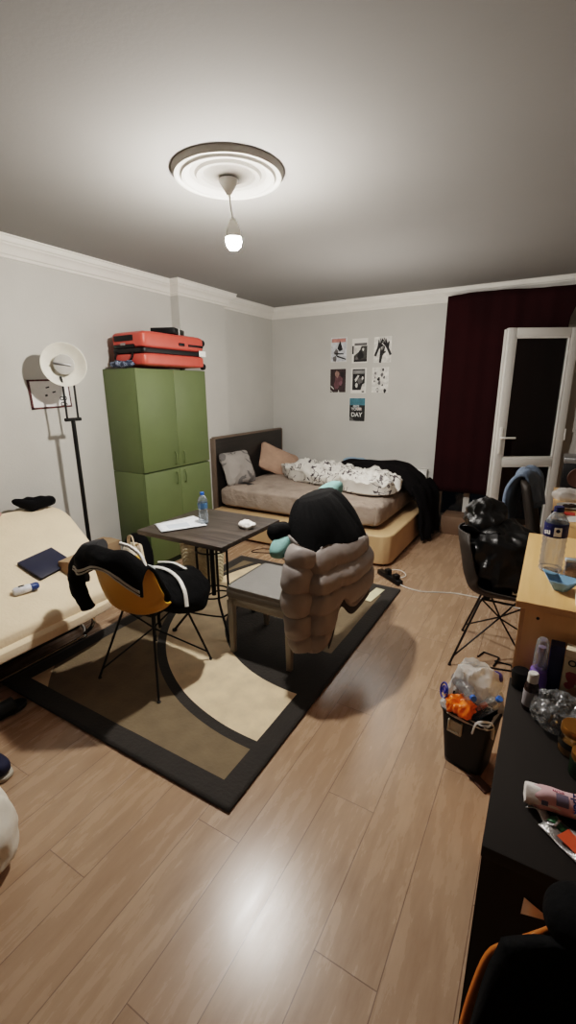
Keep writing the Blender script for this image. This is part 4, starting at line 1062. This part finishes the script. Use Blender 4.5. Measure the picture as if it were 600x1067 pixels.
tag(obj('folded_dish', boat(), mat('pale_blue_card', (120, 160, 190), .55), solid=.0015, sharp=10), 'pale blue folded angular dish on the beech cabinet in front of the bottle', 'dish')
pk = thing('clear_case', 'small clear plastic case with a picture insert beside the water bottle', 'case', (.115, 1.645, 1.0))
CM = T(.112, 1.61, 1.0) @ RZ(R(10))
obj('insert', MB().box(-.017, .017, -.006, .006, .004, .056, M=CM), mat('picture_insert', (108, 84, 88), .6, var=.6, scale=60), pk, world=True)
obj('case_shell', MB().box(-.020, .020, -.010, .010, 0, .068, .003, M=CM), M_film, pk, world=True)
obj('lid', MB().box(-.021, .021, -.011, .011, .060, .069, .002, M=CM), mat('pale_blue_lid', (190, 206, 216), .4), pk, world=True)
wbx = thing('white_box', 'white box on the front right of the beech cabinet at the photo edge', 'box', (.17, 1.42, 1.0))
obj('box_body', MB().box(.122, .22, 1.395, 1.47, 1.0, 1.055, .002), M_whitepaper, wbx, world=True)
obj('lid', MB().box(.120, .222, 1.393, 1.472, 1.044, 1.058, .002), M_whitepaper, wbx, world=True)

# ------------------------------------------------------------------ black desk and its things
M_desk = mat('black_desk_board', (38, 34, 31), .7, var=.06, scale=5, bump=.04, bscale=200, spec=.12)
dk = thing('desk', 'black desk in the lower right corner covered with cosmetics', 'desk', (.4, 1.05, 0))
obj('desktop', MB().box(-.015, .90, .752, 1.352, .722, .75, .003), M_desk, dk, world=True)
obj('side_panel', MB().box(-.013, .018, .758, 1.345, 0, .722), M_desk, dk, world=True)
obj('side_panel', MB().box(.86, .882, .77, 1.345, 0, .722), M_desk, dk, world=True)
obj('modesty_panel', MB().box(.018, .86, 1.30, 1.32, .12, .722), M_desk, dk, world=True)
obj('front_panel', MB().box(.018, .86, .760, .780, .06, .722), M_desk, dk, world=True)
DZ = .7505
md = thing('medicine_bottle', 'small dark brown medicine bottle with a white cap on the black desk', 'bottle', (.042, 1.225, DZ))
obj('bottle_body', MB().lathe([(0, 0), (.0168, 0), (.0182, .004), (.0182, .066), (.016, .076), (.011, .083), (.011, .088), (0, .088)], (.042, 1.225, DZ), 24), mat('amber_glass', (40, 22, 20), .15, coat=.3), md, world=True)
obj('cap', MB().lathe([(0, .084), (.0132, .084), (.0132, .108), (.011, .111), (0, .111)], (.042, 1.225, DZ), 24), M_white, md, world=True)
obj('paper_label', MB().lathe([(.0184, .014), (.0187, .015), (.0187, .058), (.0184, .059)], (.042, 1.225, DZ), 24), mat('grey_label', (150, 146, 150), .7, var=.15, scale=120, stretch=(1, 1, 6)), md, world=True)
pb = thing('cosmetic_bottle', 'purple cosmetic bottle with a clear pump cover by the cabinet side', 'bottle', (.053, 1.302, DZ))
obj('bottle_body', MB().lathe([(0, 0), (.021, 0), (.023, .004), (.024, .05), (.021, .078), (.012, .088), (0, .09)], (.055, 1.305, DZ), 24), mat('purple_plastic', (112, 84, 168), .35), pb, world=True)
obj('pump', MB().lathe([(0, .088), (.006, .088), (.006, .13), (.010, .132), (.010, .15), (0, .152)], (.055, 1.305, DZ), 16), mat('lilac_plastic', (176, 160, 190), .35), pb, world=True)
obj('clear_cover', MB().lathe([(.017, .085), (.018, .09), (.017, .14), (.015, .168), (.010, .176), (0, .178)], (.055, 1.305, DZ), 24), M_film, pb, world=True)
bl = thing('cosmetic_jar', 'round black jar beside the purple bottle against the cabinet', 'jar', (.015, 1.325, DZ))
obj('jar_body', MB().lathe([(0, 0), (.022, 0), (.024, .004), (.024, .03), (0, .03)], (.014, 1.318, DZ), 24), M_black, bl, world=True)
obj('lid', MB().lathe([(0, .03), (.0255, .03), (.0255, .048), (.023, .052), (0, .052)], (.014, 1.318, DZ), 24), M_black, bl, world=True)
nv = thing('navy_carton', 'slim dark navy cosmetics box standing against the cabinet side', 'box', (.092, 1.33, DZ))
obj('box_body', MB().box(.076, .110, 1.315, 1.349, DZ, DZ + .155, .0015), mat('navy_card', (22, 22, 66), .45), nv, world=True)
obj('top_flap', MB().box(.0765, .1095, 1.3155, 1.3485, DZ + .155, DZ + .157), mat('navy_card_top', (28, 28, 60), .45), nv, world=True)
ov = thing('cosmetics_box', 'cream cosmetics box with a pink flower picture and black script lettering', 'box', (.17, 1.30, DZ))
OM = T(.112, 1.312, DZ) @ RZ(R(-6))
obj('box_body', MB().box(0, .11, -.018, .018, 0, .165, .001, M=OM), mat('cream_box', (206, 190, 160), .5, var=.06), ov, world=True)
fl = MB()
def blobpoly(cx, cz, r, seed): return [OM @ Vector((cx + r * (.75 + .4 * random.Random(seed + k).random()) * cos(2 * pi * k / 12), -.0184 - seed * .00004, cz + r * (.75 + .4 * random.Random(seed + k).random()) * sin(2 * pi * k / 12))) for k in range(12)]
for cx, cz, r, i, sd in ((.026, .085, .020, 0, 1), (.020, .060, .013, 0, 4), (.045, .075, .014, 1, 7), (.040, .035, .030, 2, 9), (.060, .10, .012, 3, 12)): fl.flat(blobpoly(cx, cz, r, sd), i)
obj('flower_picture', fl, [mat('flower_red', (150, 60, 62), .5), mat('flower_pink', (190, 130, 120), .5), mat('skin_tan', (178, 130, 96), .5), mat('flower_dark', (90, 50, 40), .5)], ov, world=True)
lettering('lettering', 'Ovni', .026, mat('script_black', (24, 20, 18), .5), ov, OM @ T(.008, -.0188, .128) @ RX(pi / 2) @ RZ(R(-4)), align='LEFT', bold=.0005)
obj('top_band', MB().box(-.0005, .1105, -.0186, .0186, .146, .1655, M=OM), mat('pale_band', (232, 218, 190), .5), ov, world=True)
pgm = MB()
def pgf(p, q): return p + q * (.010 * ridge(p, 30, 2) + .006 * ridge(p, 70, 5))
pgm.sq((.118, 1.205, DZ + .030), (.062, .062, .027), .8, .8, 90, 44, fn=pgf)
tag(obj('plastic_bag', pgm, M_film, sharp=12), 'crumpled clear plastic bag lying on the black desk behind the glass jar', 'plastic bag')
jr = thing('glass_jar', 'squat glass jar with a gold lid and amber contents on the black desk', 'jar', (.134, 1.105, DZ))
JX, JY = .141, 1.105
obj('glass_body', MB().lathe([(0, 0), (.029, 0), (.032, .004), (.032, .05), (.029, .056), (.028, .060)], (JX, JY, DZ), 32), glass_mat('jar_glass', (236, 230, 214), .12, .04), jr, world=True)
obj('contents', MB().lathe([(0, .003), (.030, .003), (.030, .028), (0, .028)], (JX, JY, DZ), 28), mat('amber_cream', (150, 116, 60), .5), jr, world=True)
obj('paper_band', MB().lathe([(.0325, .022), (.0328, .022), (.0328, .038), (.0325, .038)], (JX, JY, DZ), 32), mat('dark_band', (40, 36, 28), .5), jr, world=True)
obj('lid', MB().lathe([(.030, .056), (.0315, .056), (.0315, .070), (.030, .073), (0, .074)], (JX, JY, DZ), 32), M_gold, jr, world=True)
j2 = thing('green_jar', 'green glass jar on the black desk at the right edge of the photo', 'jar', (.152, 1.02, DZ))
obj('glass_body', MB().lathe([(0, 0), (.026, 0), (.028, .004), (.028, .042), (.024, .05)], (.158, 1.035, DZ), 28), glass_mat('green_glass', (120, 160, 120), .14, .04, body=.3, bodycol=(50, 80, 50)), j2, world=True)
obj('lid', MB().lathe([(.024, .046), (.027, .046), (.027, .060), (0, .062)], (.158, 1.035, DZ), 28), M_gold, j2, world=True)
ct = thing('cotton_pad_pack', 'pink wrapped tube of cotton pads lying on the black desk', 'cotton pads', (.11, .93, DZ))
CO = T(.052, .900, DZ + .0232) @ RZ(R(7))
CTM = CO @ RY(pi / 2)
padm = MB(); padm.lathe([(0, -.003), (.014, -.006), (.019, -.004), (.021, .003), (.0212, .17), (0, .17)], n=30, M=CTM)
for v in padm.bm.verts: v.co += Vector((nz(v.co, 60, 1), nz(v.co, 70, 2), nz(v.co, 80, 3))) * .0035
obj('pad_stack', padm, mat('cotton_white', (232, 226, 222), .95, bump=.3, bscale=60), ct, world=True)
wr = MB()
def wrf(u, v):
    a = 2 * pi * u; z = .012 + .16 * v; r = .0226 + .0008 * sin(a * 5 + z * 60) * (1 - v) + .0005 * sin(z * 130 + a)
    if v < .08: r -= .003 * (.08 - v) / .08
    return (r * cos(a), r * sin(a), z)
wr.grid(wrf, 48, 40, closeu=True, M=CTM)
obj('pink_wrapper', wr, mat('pink_film', (222, 182, 186), .35, var=.08, scale=20), ct, world=True)
def patch(x0, x1, a0, a1): 
    mb = MB(); mb.grid(lambda u, v: (x0 + (x1 - x0) * u, .0236 * sin(a0 + (a1 - a0) * v), .0236 * cos(a0 + (a1 - a0) * v)), 4, 10, M=CO @ RX(R(40)))
    return mb
obj('grey_panel', patch(.050, .072, -.45, .55), mat('mauve_print', (126, 116, 136), .45), ct, world=True)
obj('blue_print', patch(.024, .036, -.75, -.35), mat('dusk_blue_print', (92, 106, 140), .45), ct, world=True)
lettering('lettering', 'İpek', .0195, mat('ipek_blue', (46, 68, 124), .45), ct, CO @ RX(R(36)) @ T(.086, 0, .0238) @ RZ(R(-90)), bold=.0005)
lettering('small_lettering', 'PAMUK', .0065, mat('ipek_pink', (184, 70, 110), .45), ct, CO @ RX(R(-2)) @ T(.055, 0, .0238))
bp1 = thing('blister_strip', 'torn foil blister strip with a green edge by the cotton pads', 'blister strip', (.09, .885, DZ))
M_foil = mat('foil', (200, 200, 200), .25, metal=.7, var=.1, scale=60, bump=.3)
f1_ = MB(); f1_.grid(lambda u, v: (-.03 + .06 * u, -.012 + .024 * v + .006 * sin(u * 6), .004 + .008 * sin(u * 5) ** 2), 14, 5, M=T(.085, .878, DZ) @ RZ(R(-25)))
obj('foil', f1_, M_foil, bp1, world=True, solid=.001)
f2_ = MB(); f2_.grid(lambda u, v: (.012 + .03 * u, -.010 + .018 * v, .009 + .004 * sin(u * 5)), 8, 4, M=T(.085, .878, DZ) @ RZ(R(-25)))
obj('green_edge', f2_, mat('green_print', (40, 92, 56), .4), bp1, world=True, solid=.001)
bp2 = thing('sachet', 'silver foil sachet with an orange print nearest the front of the black desk', 'sachet', (.12, .835, DZ))
SMx = T(.128, .842, DZ) @ RZ(R(-38))
g1 = MB(); g1.grid(lambda u, v: (-.045 + .09 * u, -.026 + .052 * v, .004 + .004 * sin(u * 9) * sin(v * 5)), 16, 10, M=SMx)
obj('foil', g1, M_foil, bp2, world=True, solid=.0012)
obj('orange_print', MB().box(-.012, .035, -.016, .016, .009, .0096, M=SMx), mat('orange_red_print', (206, 84, 46), .45), bp2, world=True)

# ------------------------------------------------------------------ far desk with clutter
d2 = thing('far_desk', 'cluttered beech desk beside the open balcony door, under a stereo and a plate', 'desk', (.5, 3.85, 0))
obj('desktop', MB().box(.082, .90, 3.27, 4.48, .725, .75, .002), M_beech, d2, world=True)
obj('side_panel', MB().box(.50, .88, 3.29, 3.31, 0, .725), M_beechside, d2, world=True)
obj('side_panel', MB().box(.10, .88, 4.44, 4.46, 0, .725), M_beechside, d2, world=True)
stb = thing('stereo', 'black box stereo with a silver top edge on the far desk', 'stereo', (.3, 4.28, .75))
obj('housing', MB().box(.122, .52, 4.16, 4.44, .752, 1.03, .006), M_black, stb, world=True)
obj('top_panel', MB().box(.117, .525, 4.155, 4.445, 1.012, 1.055, .006), M_steel, stb, world=True)
obj('speaker_cone', MB().lathe([(.075, 0), (.080, .004), (.075, .008), (.05, -.002), (.02, .0), (0, .006)], n=28, M=T(.235, 4.158, .90) @ RX(pi / 2)), mat('copper_cone', (70, 44, 32), .5), stb, world=True)
pb1 = MB(); pb1.sq((.20, 4.02, .785), (.115, .10, .032), .8, .8, 80, 34, fn=lambda p, q: p + q * .02 * ridge(p, 16, 2))
tag(obj('plastic_bag', pb1, M_bag, sharp=15), 'crumpled pale plastic bag on the far desk in front of the stereo', 'plastic bag')
def plate(label, x, y, z, r):
    t = thing('plate', label, 'plate', (x, y, z), 0, 'plates on the far desk')
    obj('dish', MB().lathe([(0, .004), (r * .6, .004), (r * .75, .010), (r, .018), (r * .99, .021), (r * .74, .014), (r * .6, .008), (0, .008)], (x, y, z), 36), M_white, t, world=True)
    fd_ = MB(); fd_.sq((x - .01, y, z + .016), (r * .45, r * .4, .012), .9, .9, 36, 16, fn=lambda p, q: p + q * .012 * nz(p, 40, 3))
    obj('leftovers', fd_, mat('crumbs', (60, 44, 34), .8, var=.5, scale=40), t, world=True)
plate('white plate with dark crumbs on the far desk', .195, 3.72, .751, .095)
pn = thing('marker_pen', 'red and navy marker lying near the edge of the far desk', 'pen', (.15, 3.46, .76))
PNM = T(.13, 3.475, .766) @ RZ(R(6)) @ RY(pi / 2)
obj('barrel', MB().lathe([(0, 0), (.010, 0), (.011, .01), (.011, .08), (0, .08)], n=16, M=PNM), mat('red_barrel', (190, 70, 56), .4), pn, world=True)
obj('cap', MB().lathe([(0, -.06), (.010, -.06), (.0125, -.05), (.0125, .004), (0, .004)], n=16, M=PNM), M_navy, pn, world=True)
sheet_thing('paper', 'loose white paper at the front of the far desk', 'paper', .20, 3.40, .7515, .20, .16, R(12), M_whitepaper, .006, 7)
grn = MB(); grn.sq((.30, 2.97, .32), (.14, .14, .31), .6, .7, 80, 44, fn=lambda p, q: p + q * (.03 * ridge(p, 7, 3) + .01 * ridge(p, 18, 6)))
tag(obj('green_bag', grn, mat('green_film', (58, 92, 60), .35, bump=.2), sharp=20), 'dark green plastic bag standing on the floor behind the beech cabinet', 'bag')

# ------------------------------------------------------------------ rubbish bin
bn = thing('rubbish_bin', 'black rubbish bin with a grey handle beside the beech cabinet', 'bin', (-.14, 1.80, 0))
BNM = T(-.142, 1.80, 0) @ RZ(R(-14))
def binf(z, w, d, k=.28): return [(w * math.copysign(abs(cos(a)) ** k, cos(a)), d * math.copysign(abs(sin(a)) ** k, sin(a)), z) for a in [2 * pi * (i + .5) / 48 for i in range(48)]]
bw = MB()
def bnf(u, v):
    a = 2 * pi * u + .065; k = .30; w = .078 + .024 * v; d = .068 + .024 * v
    return (w * math.copysign(abs(cos(a)) ** k, cos(a)), d * math.copysign(abs(sin(a)) ** k, sin(a)), .27 * v)
bw.grid(bnf, 64, 12, closeu=True, M=BNM)
obj('bin_body', bw, M_black, bn, world=True, solid=.004)
obj('bin_floor', MB().box(-.07, .07, -.06, .06, .002, .008, M=BNM), M_black, bn, world=True)
obj('rim', MB().tube([(x, y, .272) for x, y, _z in binf(0, .105, .095, .30)], .006, 8, closed=True, M=BNM), M_black, bn, world=True)
hn = MB(); hn.box(-.028, .028, -.104, -.090, .185, .195, .002, M=BNM); hn.box(-.030, -.022, -.104, -.090, .185, .245, .002, M=BNM); hn.box(.022, .030, -.104, -.090, .185, .245, .002, M=BNM); hn.box(-.028, .028, -.098, -.092, .190, .24, M=BNM)
hn2 = MB()
for v in hn.bm.verts: v.co = T(-.142, 1.80, 0) @ RZ(R(-14)) @ T(-.03, 0, 0) @ (BNM.inverted() @ v.co)
obj('handle', hn, mat('grey_handle', (178, 176, 166), .5), bn, world=True)
# bin liner bag billowing above the rim
lbm = MB()
def lf_(u, v):
    a = 2 * pi * u; back = .5 - .5 * cos(a - pi * .5 - pi)       # far side stands up, near side hangs low
    hgt = .262 + v * (.015 + .17 * max(0, sin(a - .2)) ** .8 + .05 * max(0, cos(a - 2.6)))
    w = (.098 + .018 * sin(v * pi)) * (1 - .35 * v * max(0, sin(a - .2))); d = (.088 + .02 * sin(v * pi)) * (1 - .45 * v * max(0, sin(a - .2)))
    p = Vector((w * math.copysign(abs(cos(a)) ** .6, cos(a)), d * math.copysign(abs(sin(a)) ** .6, sin(a)), hgt))
    return p + Vector((cos(a), sin(a), .4)) * (.016 * ridge(p, 14, 2) + .006 * ridge(p, 34, 4) - .012)
lbm.grid(lf_, 110, 36, closeu=True, M=BNM)
lnr = thing('bin_bag', 'translucent white plastic bag with a blue emblem lining the rubbish bin', 'bag', (-.14, 1.80, .26))
obj('bag_film', lbm, M_bag, lnr, world=True, sharp=25)
crown = MB(); crown.sq((-.005, .045, .375), (.075, .05, .065), .9, .8, 70, 36, M=None, fn=lambda p, q: p + q * (.02 * ridge(p, 16, 5) + .008 * ridge(p, 40, 1)))
for v in crown.bm.verts: v.co = BNM @ v.co
obj('bag_fold', crown, M_bag, lnr, world=True, sharp=25)
em = MB()
EM = BNM @ T(-.112, -.045, .325) @ RZ(R(-38)) @ RX(R(80))
em.tube([(.028 * cos(2 * pi * k / 24), .034 * sin(2 * pi * k / 24), 0) for k in range(24)], .004, 6, closed=True, M=EM)
em.tube([(.015 * cos(2 * pi * k / 20), .019 * sin(2 * pi * k / 20), 0) for k in range(14)], .004, 6, M=EM)
em.tube([(-.012, .008, 0), (.012, -.008, 0)], .004, 6, M=EM)
obj('emblem', em, mat('emblem_blue', (34, 50, 140), .5), lnr, world=True)
obj('bag_handle', MB().tube([BNM @ Vector(p) for p in ((.045, -.105, .235), (.055, -.10, .285), (.085, -.085, .30), (.105, -.06, .28), (.108, -.05, .21))], .008, 8, smooth=6, flat=.5), M_bag, lnr, world=True)
bk2 = MB(); bk2.sq((.06, .07, .42), (.024, .016, .020), .8, .7, 30, 16, fn=lambda p, q: p + q * .006 * nz(p, 40))
for v in bk2.bm.verts: v.co = BNM @ v.co
obj('blue_print', bk2, mat('print_navy', (36, 36, 110), .5), lnr, world=True)
def lying(loc, rz, tilt): return BNM @ T(*loc) @ RZ(rz) @ RY(tilt) @ T(0, 0, -.10)
lathe_bottle('empty_bottle', 'empty clear bottle with a blue cap lying in the middle of the bin', 0, 0, 0, .20, .030, M_blue, None, M0=BNM @ T(-.06, .01, .355) @ RZ(R(-48)) @ RY(R(78)) @ T(0, 0, -.06))
lathe_bottle('empty_bottle', 'empty clear bottle with a blue cap leaning at the right side of the bin', 0, 0, 0, .20, .030, M_blue, None, M0=BNM @ T(.055, -.005, .31) @ RZ(R(-20)) @ RY(R(36)) @ T(0, 0, -.10))
wm = MB(); wm.sq((-.035, -.06, .300), (.050, .036, .022), .9, .8, 80, 36, fn=lambda p, q: p + q * (.016 * ridge(p, 26, 3) + .008 * ridge(p, 60, 6)))
for v in wm.bm.verts: v.co = BNM @ v.co
tag(obj('crisp_packet', wm, M_orange, sharp=15), 'crumpled shiny orange packet on top of the rubbish in the bin', 'wrapper')
brn = MB(); brn.box(-.05, .05, -.022, .022, 0, .008, .002, M=T(-.075, 1.695, .0005) @ RZ(R(-38)))
tag(obj('brown_strip', brn, mat('brown_board', (70, 44, 30), .6)), 'small brown strip of board on the floor in front of the bin', 'board')

# ------------------------------------------------------------------ foreground: chair with black jacket, paper, floor items on the left
fch = shell_chair('orange-brown shell chair in front of the black desk, under a black coat', (.222, .395, 0), R(181), mat('amber_plastic', (190, 110, 36), .4, var=.06))
FM = T(.222, .395, 0) @ RZ(R(181))
ck = thing('coat', 'black coat heaped over the orange-brown shell chair in the lower right corner', 'coat', (.22, .45, .5))
cp = [(0, .30, .40), (0, .22, .475), (0, .05, .485), (0, -.09, .50), (0, -.15, .60), (0, -.195, .70), (0, -.225, .79), (0, -.262, .835), (0, -.285, .80)]
def cf(s, v, nn):
    w = .020 * nz((s * 2, v * 3, 4), 1.7) + .012 * sin(s * 9 + 2 * v)
    lo = 0
    return nn * w + Vector((0, .075 * s * s, .12 * s * s * max(0, 1 - v * 1.3) - lo))
def coat_mesh():
    P = catmull([Vector(p) for p in cp], 8); n = len(P) - 1; mb = MB(); ax = Vector((1, 0, 0))
    def f(u, w_):
        s = (u - .5) * 2; k = min(1.0, max(0.0, (s + .15) / .5)); k = k * k * (3 - 2 * k)
        v = w_ * (1 - .20 * k); i = min(int(v * n), n - 1); p = P[i].lerp(P[i + 1], v * n - i)
        nn = (P[i + 1] - P[i]).normalized().cross(ax).normalized()
        return p + ax * s * (.262 - .135 * max(0, v - .3)) + cf(s, v, nn)
    mb.grid(f, 60, 80); return mb
cs = coat_mesh()
for v in cs.bm.verts: v.co = FM @ (v.co + Vector((-.012, .012, .012)))
obj('coat_body', cs, M_blacksoft, ck, world=True, solid=.022)
cc = MB(); cc.sq((.035, -.235, .838), (.105, .05, .04), .9, .8, 60, 26, fn=lambda p, q: p + q * .018 * nz(p, 10, 3))
for v in cc.bm.verts: v.co = FM @ v.co
obj('collar', cc, M_blacksoft, ck, world=True)
pn_ = MB(); pn_.flat([(.066, .7575, .625), (.104, .7575, .638), (.100, .7575, .652), (.067, .7575, .668)])
tag(obj('paper_note', pn_, M_whitepaper, solid=.0008), 'small pale paper stuck on the front of the black desk above the shell chair', 'paper')

wbg = MB(); wbg.sq((-1.585, .43, .13), (.19, .16, .125), .75, .8, 80, 44, fn=lambda p, q: p + q * (.03 * nz(p, 6, 2) + .014 * ridge(p, 10, 5)))
for v in wbg.bm.verts: v.co.z = max(.002, v.co.z)
tag(obj('white_sack', wbg, mat('white_sack_cloth', (214, 208, 196), .85, bump=.2, bscale=30)), 'bulging white cloth sack on the floor at the lower left edge', 'sack')
def slipper(label, cat, nm, x, y, rz, m, strap):
    t = thing(nm, label, cat, (x, y, 0), rz)
    outline = [(-.13, -.032), (-.10, -.042), (0, -.036), (.07, -.048), (.12, -.036), (.14, 0), (.12, .036), (.07, .046), (0, .036), (-.10, .042), (-.13, .032)]
    mb = MB(); P = [Vector((a, b, 0)) for a, b in outline]; P = catmull(P, 4, True); mb.prism([(p.x, p.y) for p in P], .002, .024)
    obj('sole', mb, m, t, bevel=.004)
    sp_ = MB(); sp_.grid(lambda u, v: (-.01 + .085 * v, -.047 + .094 * u, .022 + .048 * sin(pi * u) ** .7), 16, 8)
    obj('strap', sp_, strap, t, solid=.006)
    return t
slipper('black slipper on the floor near the front corner of the rug', 'slipper', 'slipper', -2.245, .905, R(88), M_black, M_black)
sn = thing('sneaker', 'dark navy shoe on the floor beside the white sack', 'shoe', (-2.0, .72, 0))
snm = MB(); snm.sq((-1.935, .695, .05), (.12, .044, .05), .6, .7, 50, 26, M=RZ(R(14)), fn=lambda p, q: Vector((p.x, p.y, p.z * (1 - .35 * max(0, q.x)))))
obj('upper', snm, mat('navy_canvas', (28, 32, 58), .8), sn, world=True)
sl = MB(); sl.sq((-1.935, .695, .012), (.126, .048, .012), .4, .7, 50, 10, M=RZ(R(14)))
obj('sole', sl, mat('pale_sole', (180, 174, 160), .6), sn, world=True)
obj('lace', MB().tube([(-1.93, .68, .099), (-1.90, .69, .096), (-1.87, .70, .088), (-1.875, .715, .088), (-1.905, .71, .096)], .003, 6, smooth=4), M_white, sn, world=True)

# repeats carry a shared group phrase
for base, phrase in (('poster', 'posters on the back wall above the bed'), ('shell_chair', 'plastic shell chairs on wire legs'), ('empty_bottle', 'empty bottles in the rubbish bin'), ('pillow', 'pillows against the headboard'), ('carton', 'cardboard boxes by the sofa bed')):
    for o in list(COL.objects):
        if o.name.split('.')[0] == base and not o.parent: o['group'] = phrase

# ------------------------------------------------------------------ camera, world, view
cam = bpy.data.cameras.new('camera'); co = bpy.data.objects.new('camera', cam); COL.objects.link(co)
yaw, pitch, roll = R(30.327), R(15.408), R(-.519)
fwd = Vector((-sin(yaw) * cos(pitch), cos(yaw) * cos(pitch), -sin(pitch)))
rt = Vector((cos(yaw), sin(yaw), 0)); up = rt.cross(fwd)
r2 = rt * cos(roll) + up * sin(roll); u2 = up * cos(roll) - rt * sin(roll)
m3 = Matrix((r2, u2, -fwd)).transposed()
co.matrix_world = Matrix.Translation((0, 0, 1.6)) @ m3.to_4x4()
cam.sensor_fit = 'VERTICAL'; cam.sensor_height = 36; cam.lens = 36 * 465.05 / 1067; cam.clip_start = .02
scn.camera = co
w = bpy.data.worlds.new('night'); scn.world = w; w.use_nodes = True
w.node_tree.nodes['Background'].inputs[0].default_value = (.0015, .0018, .0025, 1); w.node_tree.nodes['Background'].inputs[1].default_value = 1.0
scn.view_settings.view_transform = 'Filmic'; scn.view_settings.look = 'Medium High Contrast'; scn.view_settings.exposure = 0.53
scn.cycles.caustics_reflective = False; scn.cycles.caustics_refractive = False
scn.cycles.max_bounces = 8; scn.cycles.diffuse_bounces = 4; scn.cycles.transparent_max_bounces = 12
scn.cycles.sample_clamp_indirect = 6.0; scn.cycles.use_denoising = True

# added fill lamp with no source in the room, brightens the far half
fl_ = bpy.data.lights.new('soft_fill', 'POINT'); fl_.energy = 30.0; fl_.shadow_soft_size = .55; fl_.color = (1.0, .945, .885)
fo = bpy.data.objects.new('soft_fill', fl_); COL.objects.link(fo); fo.location = (-1.45, 3.7, 1.75)
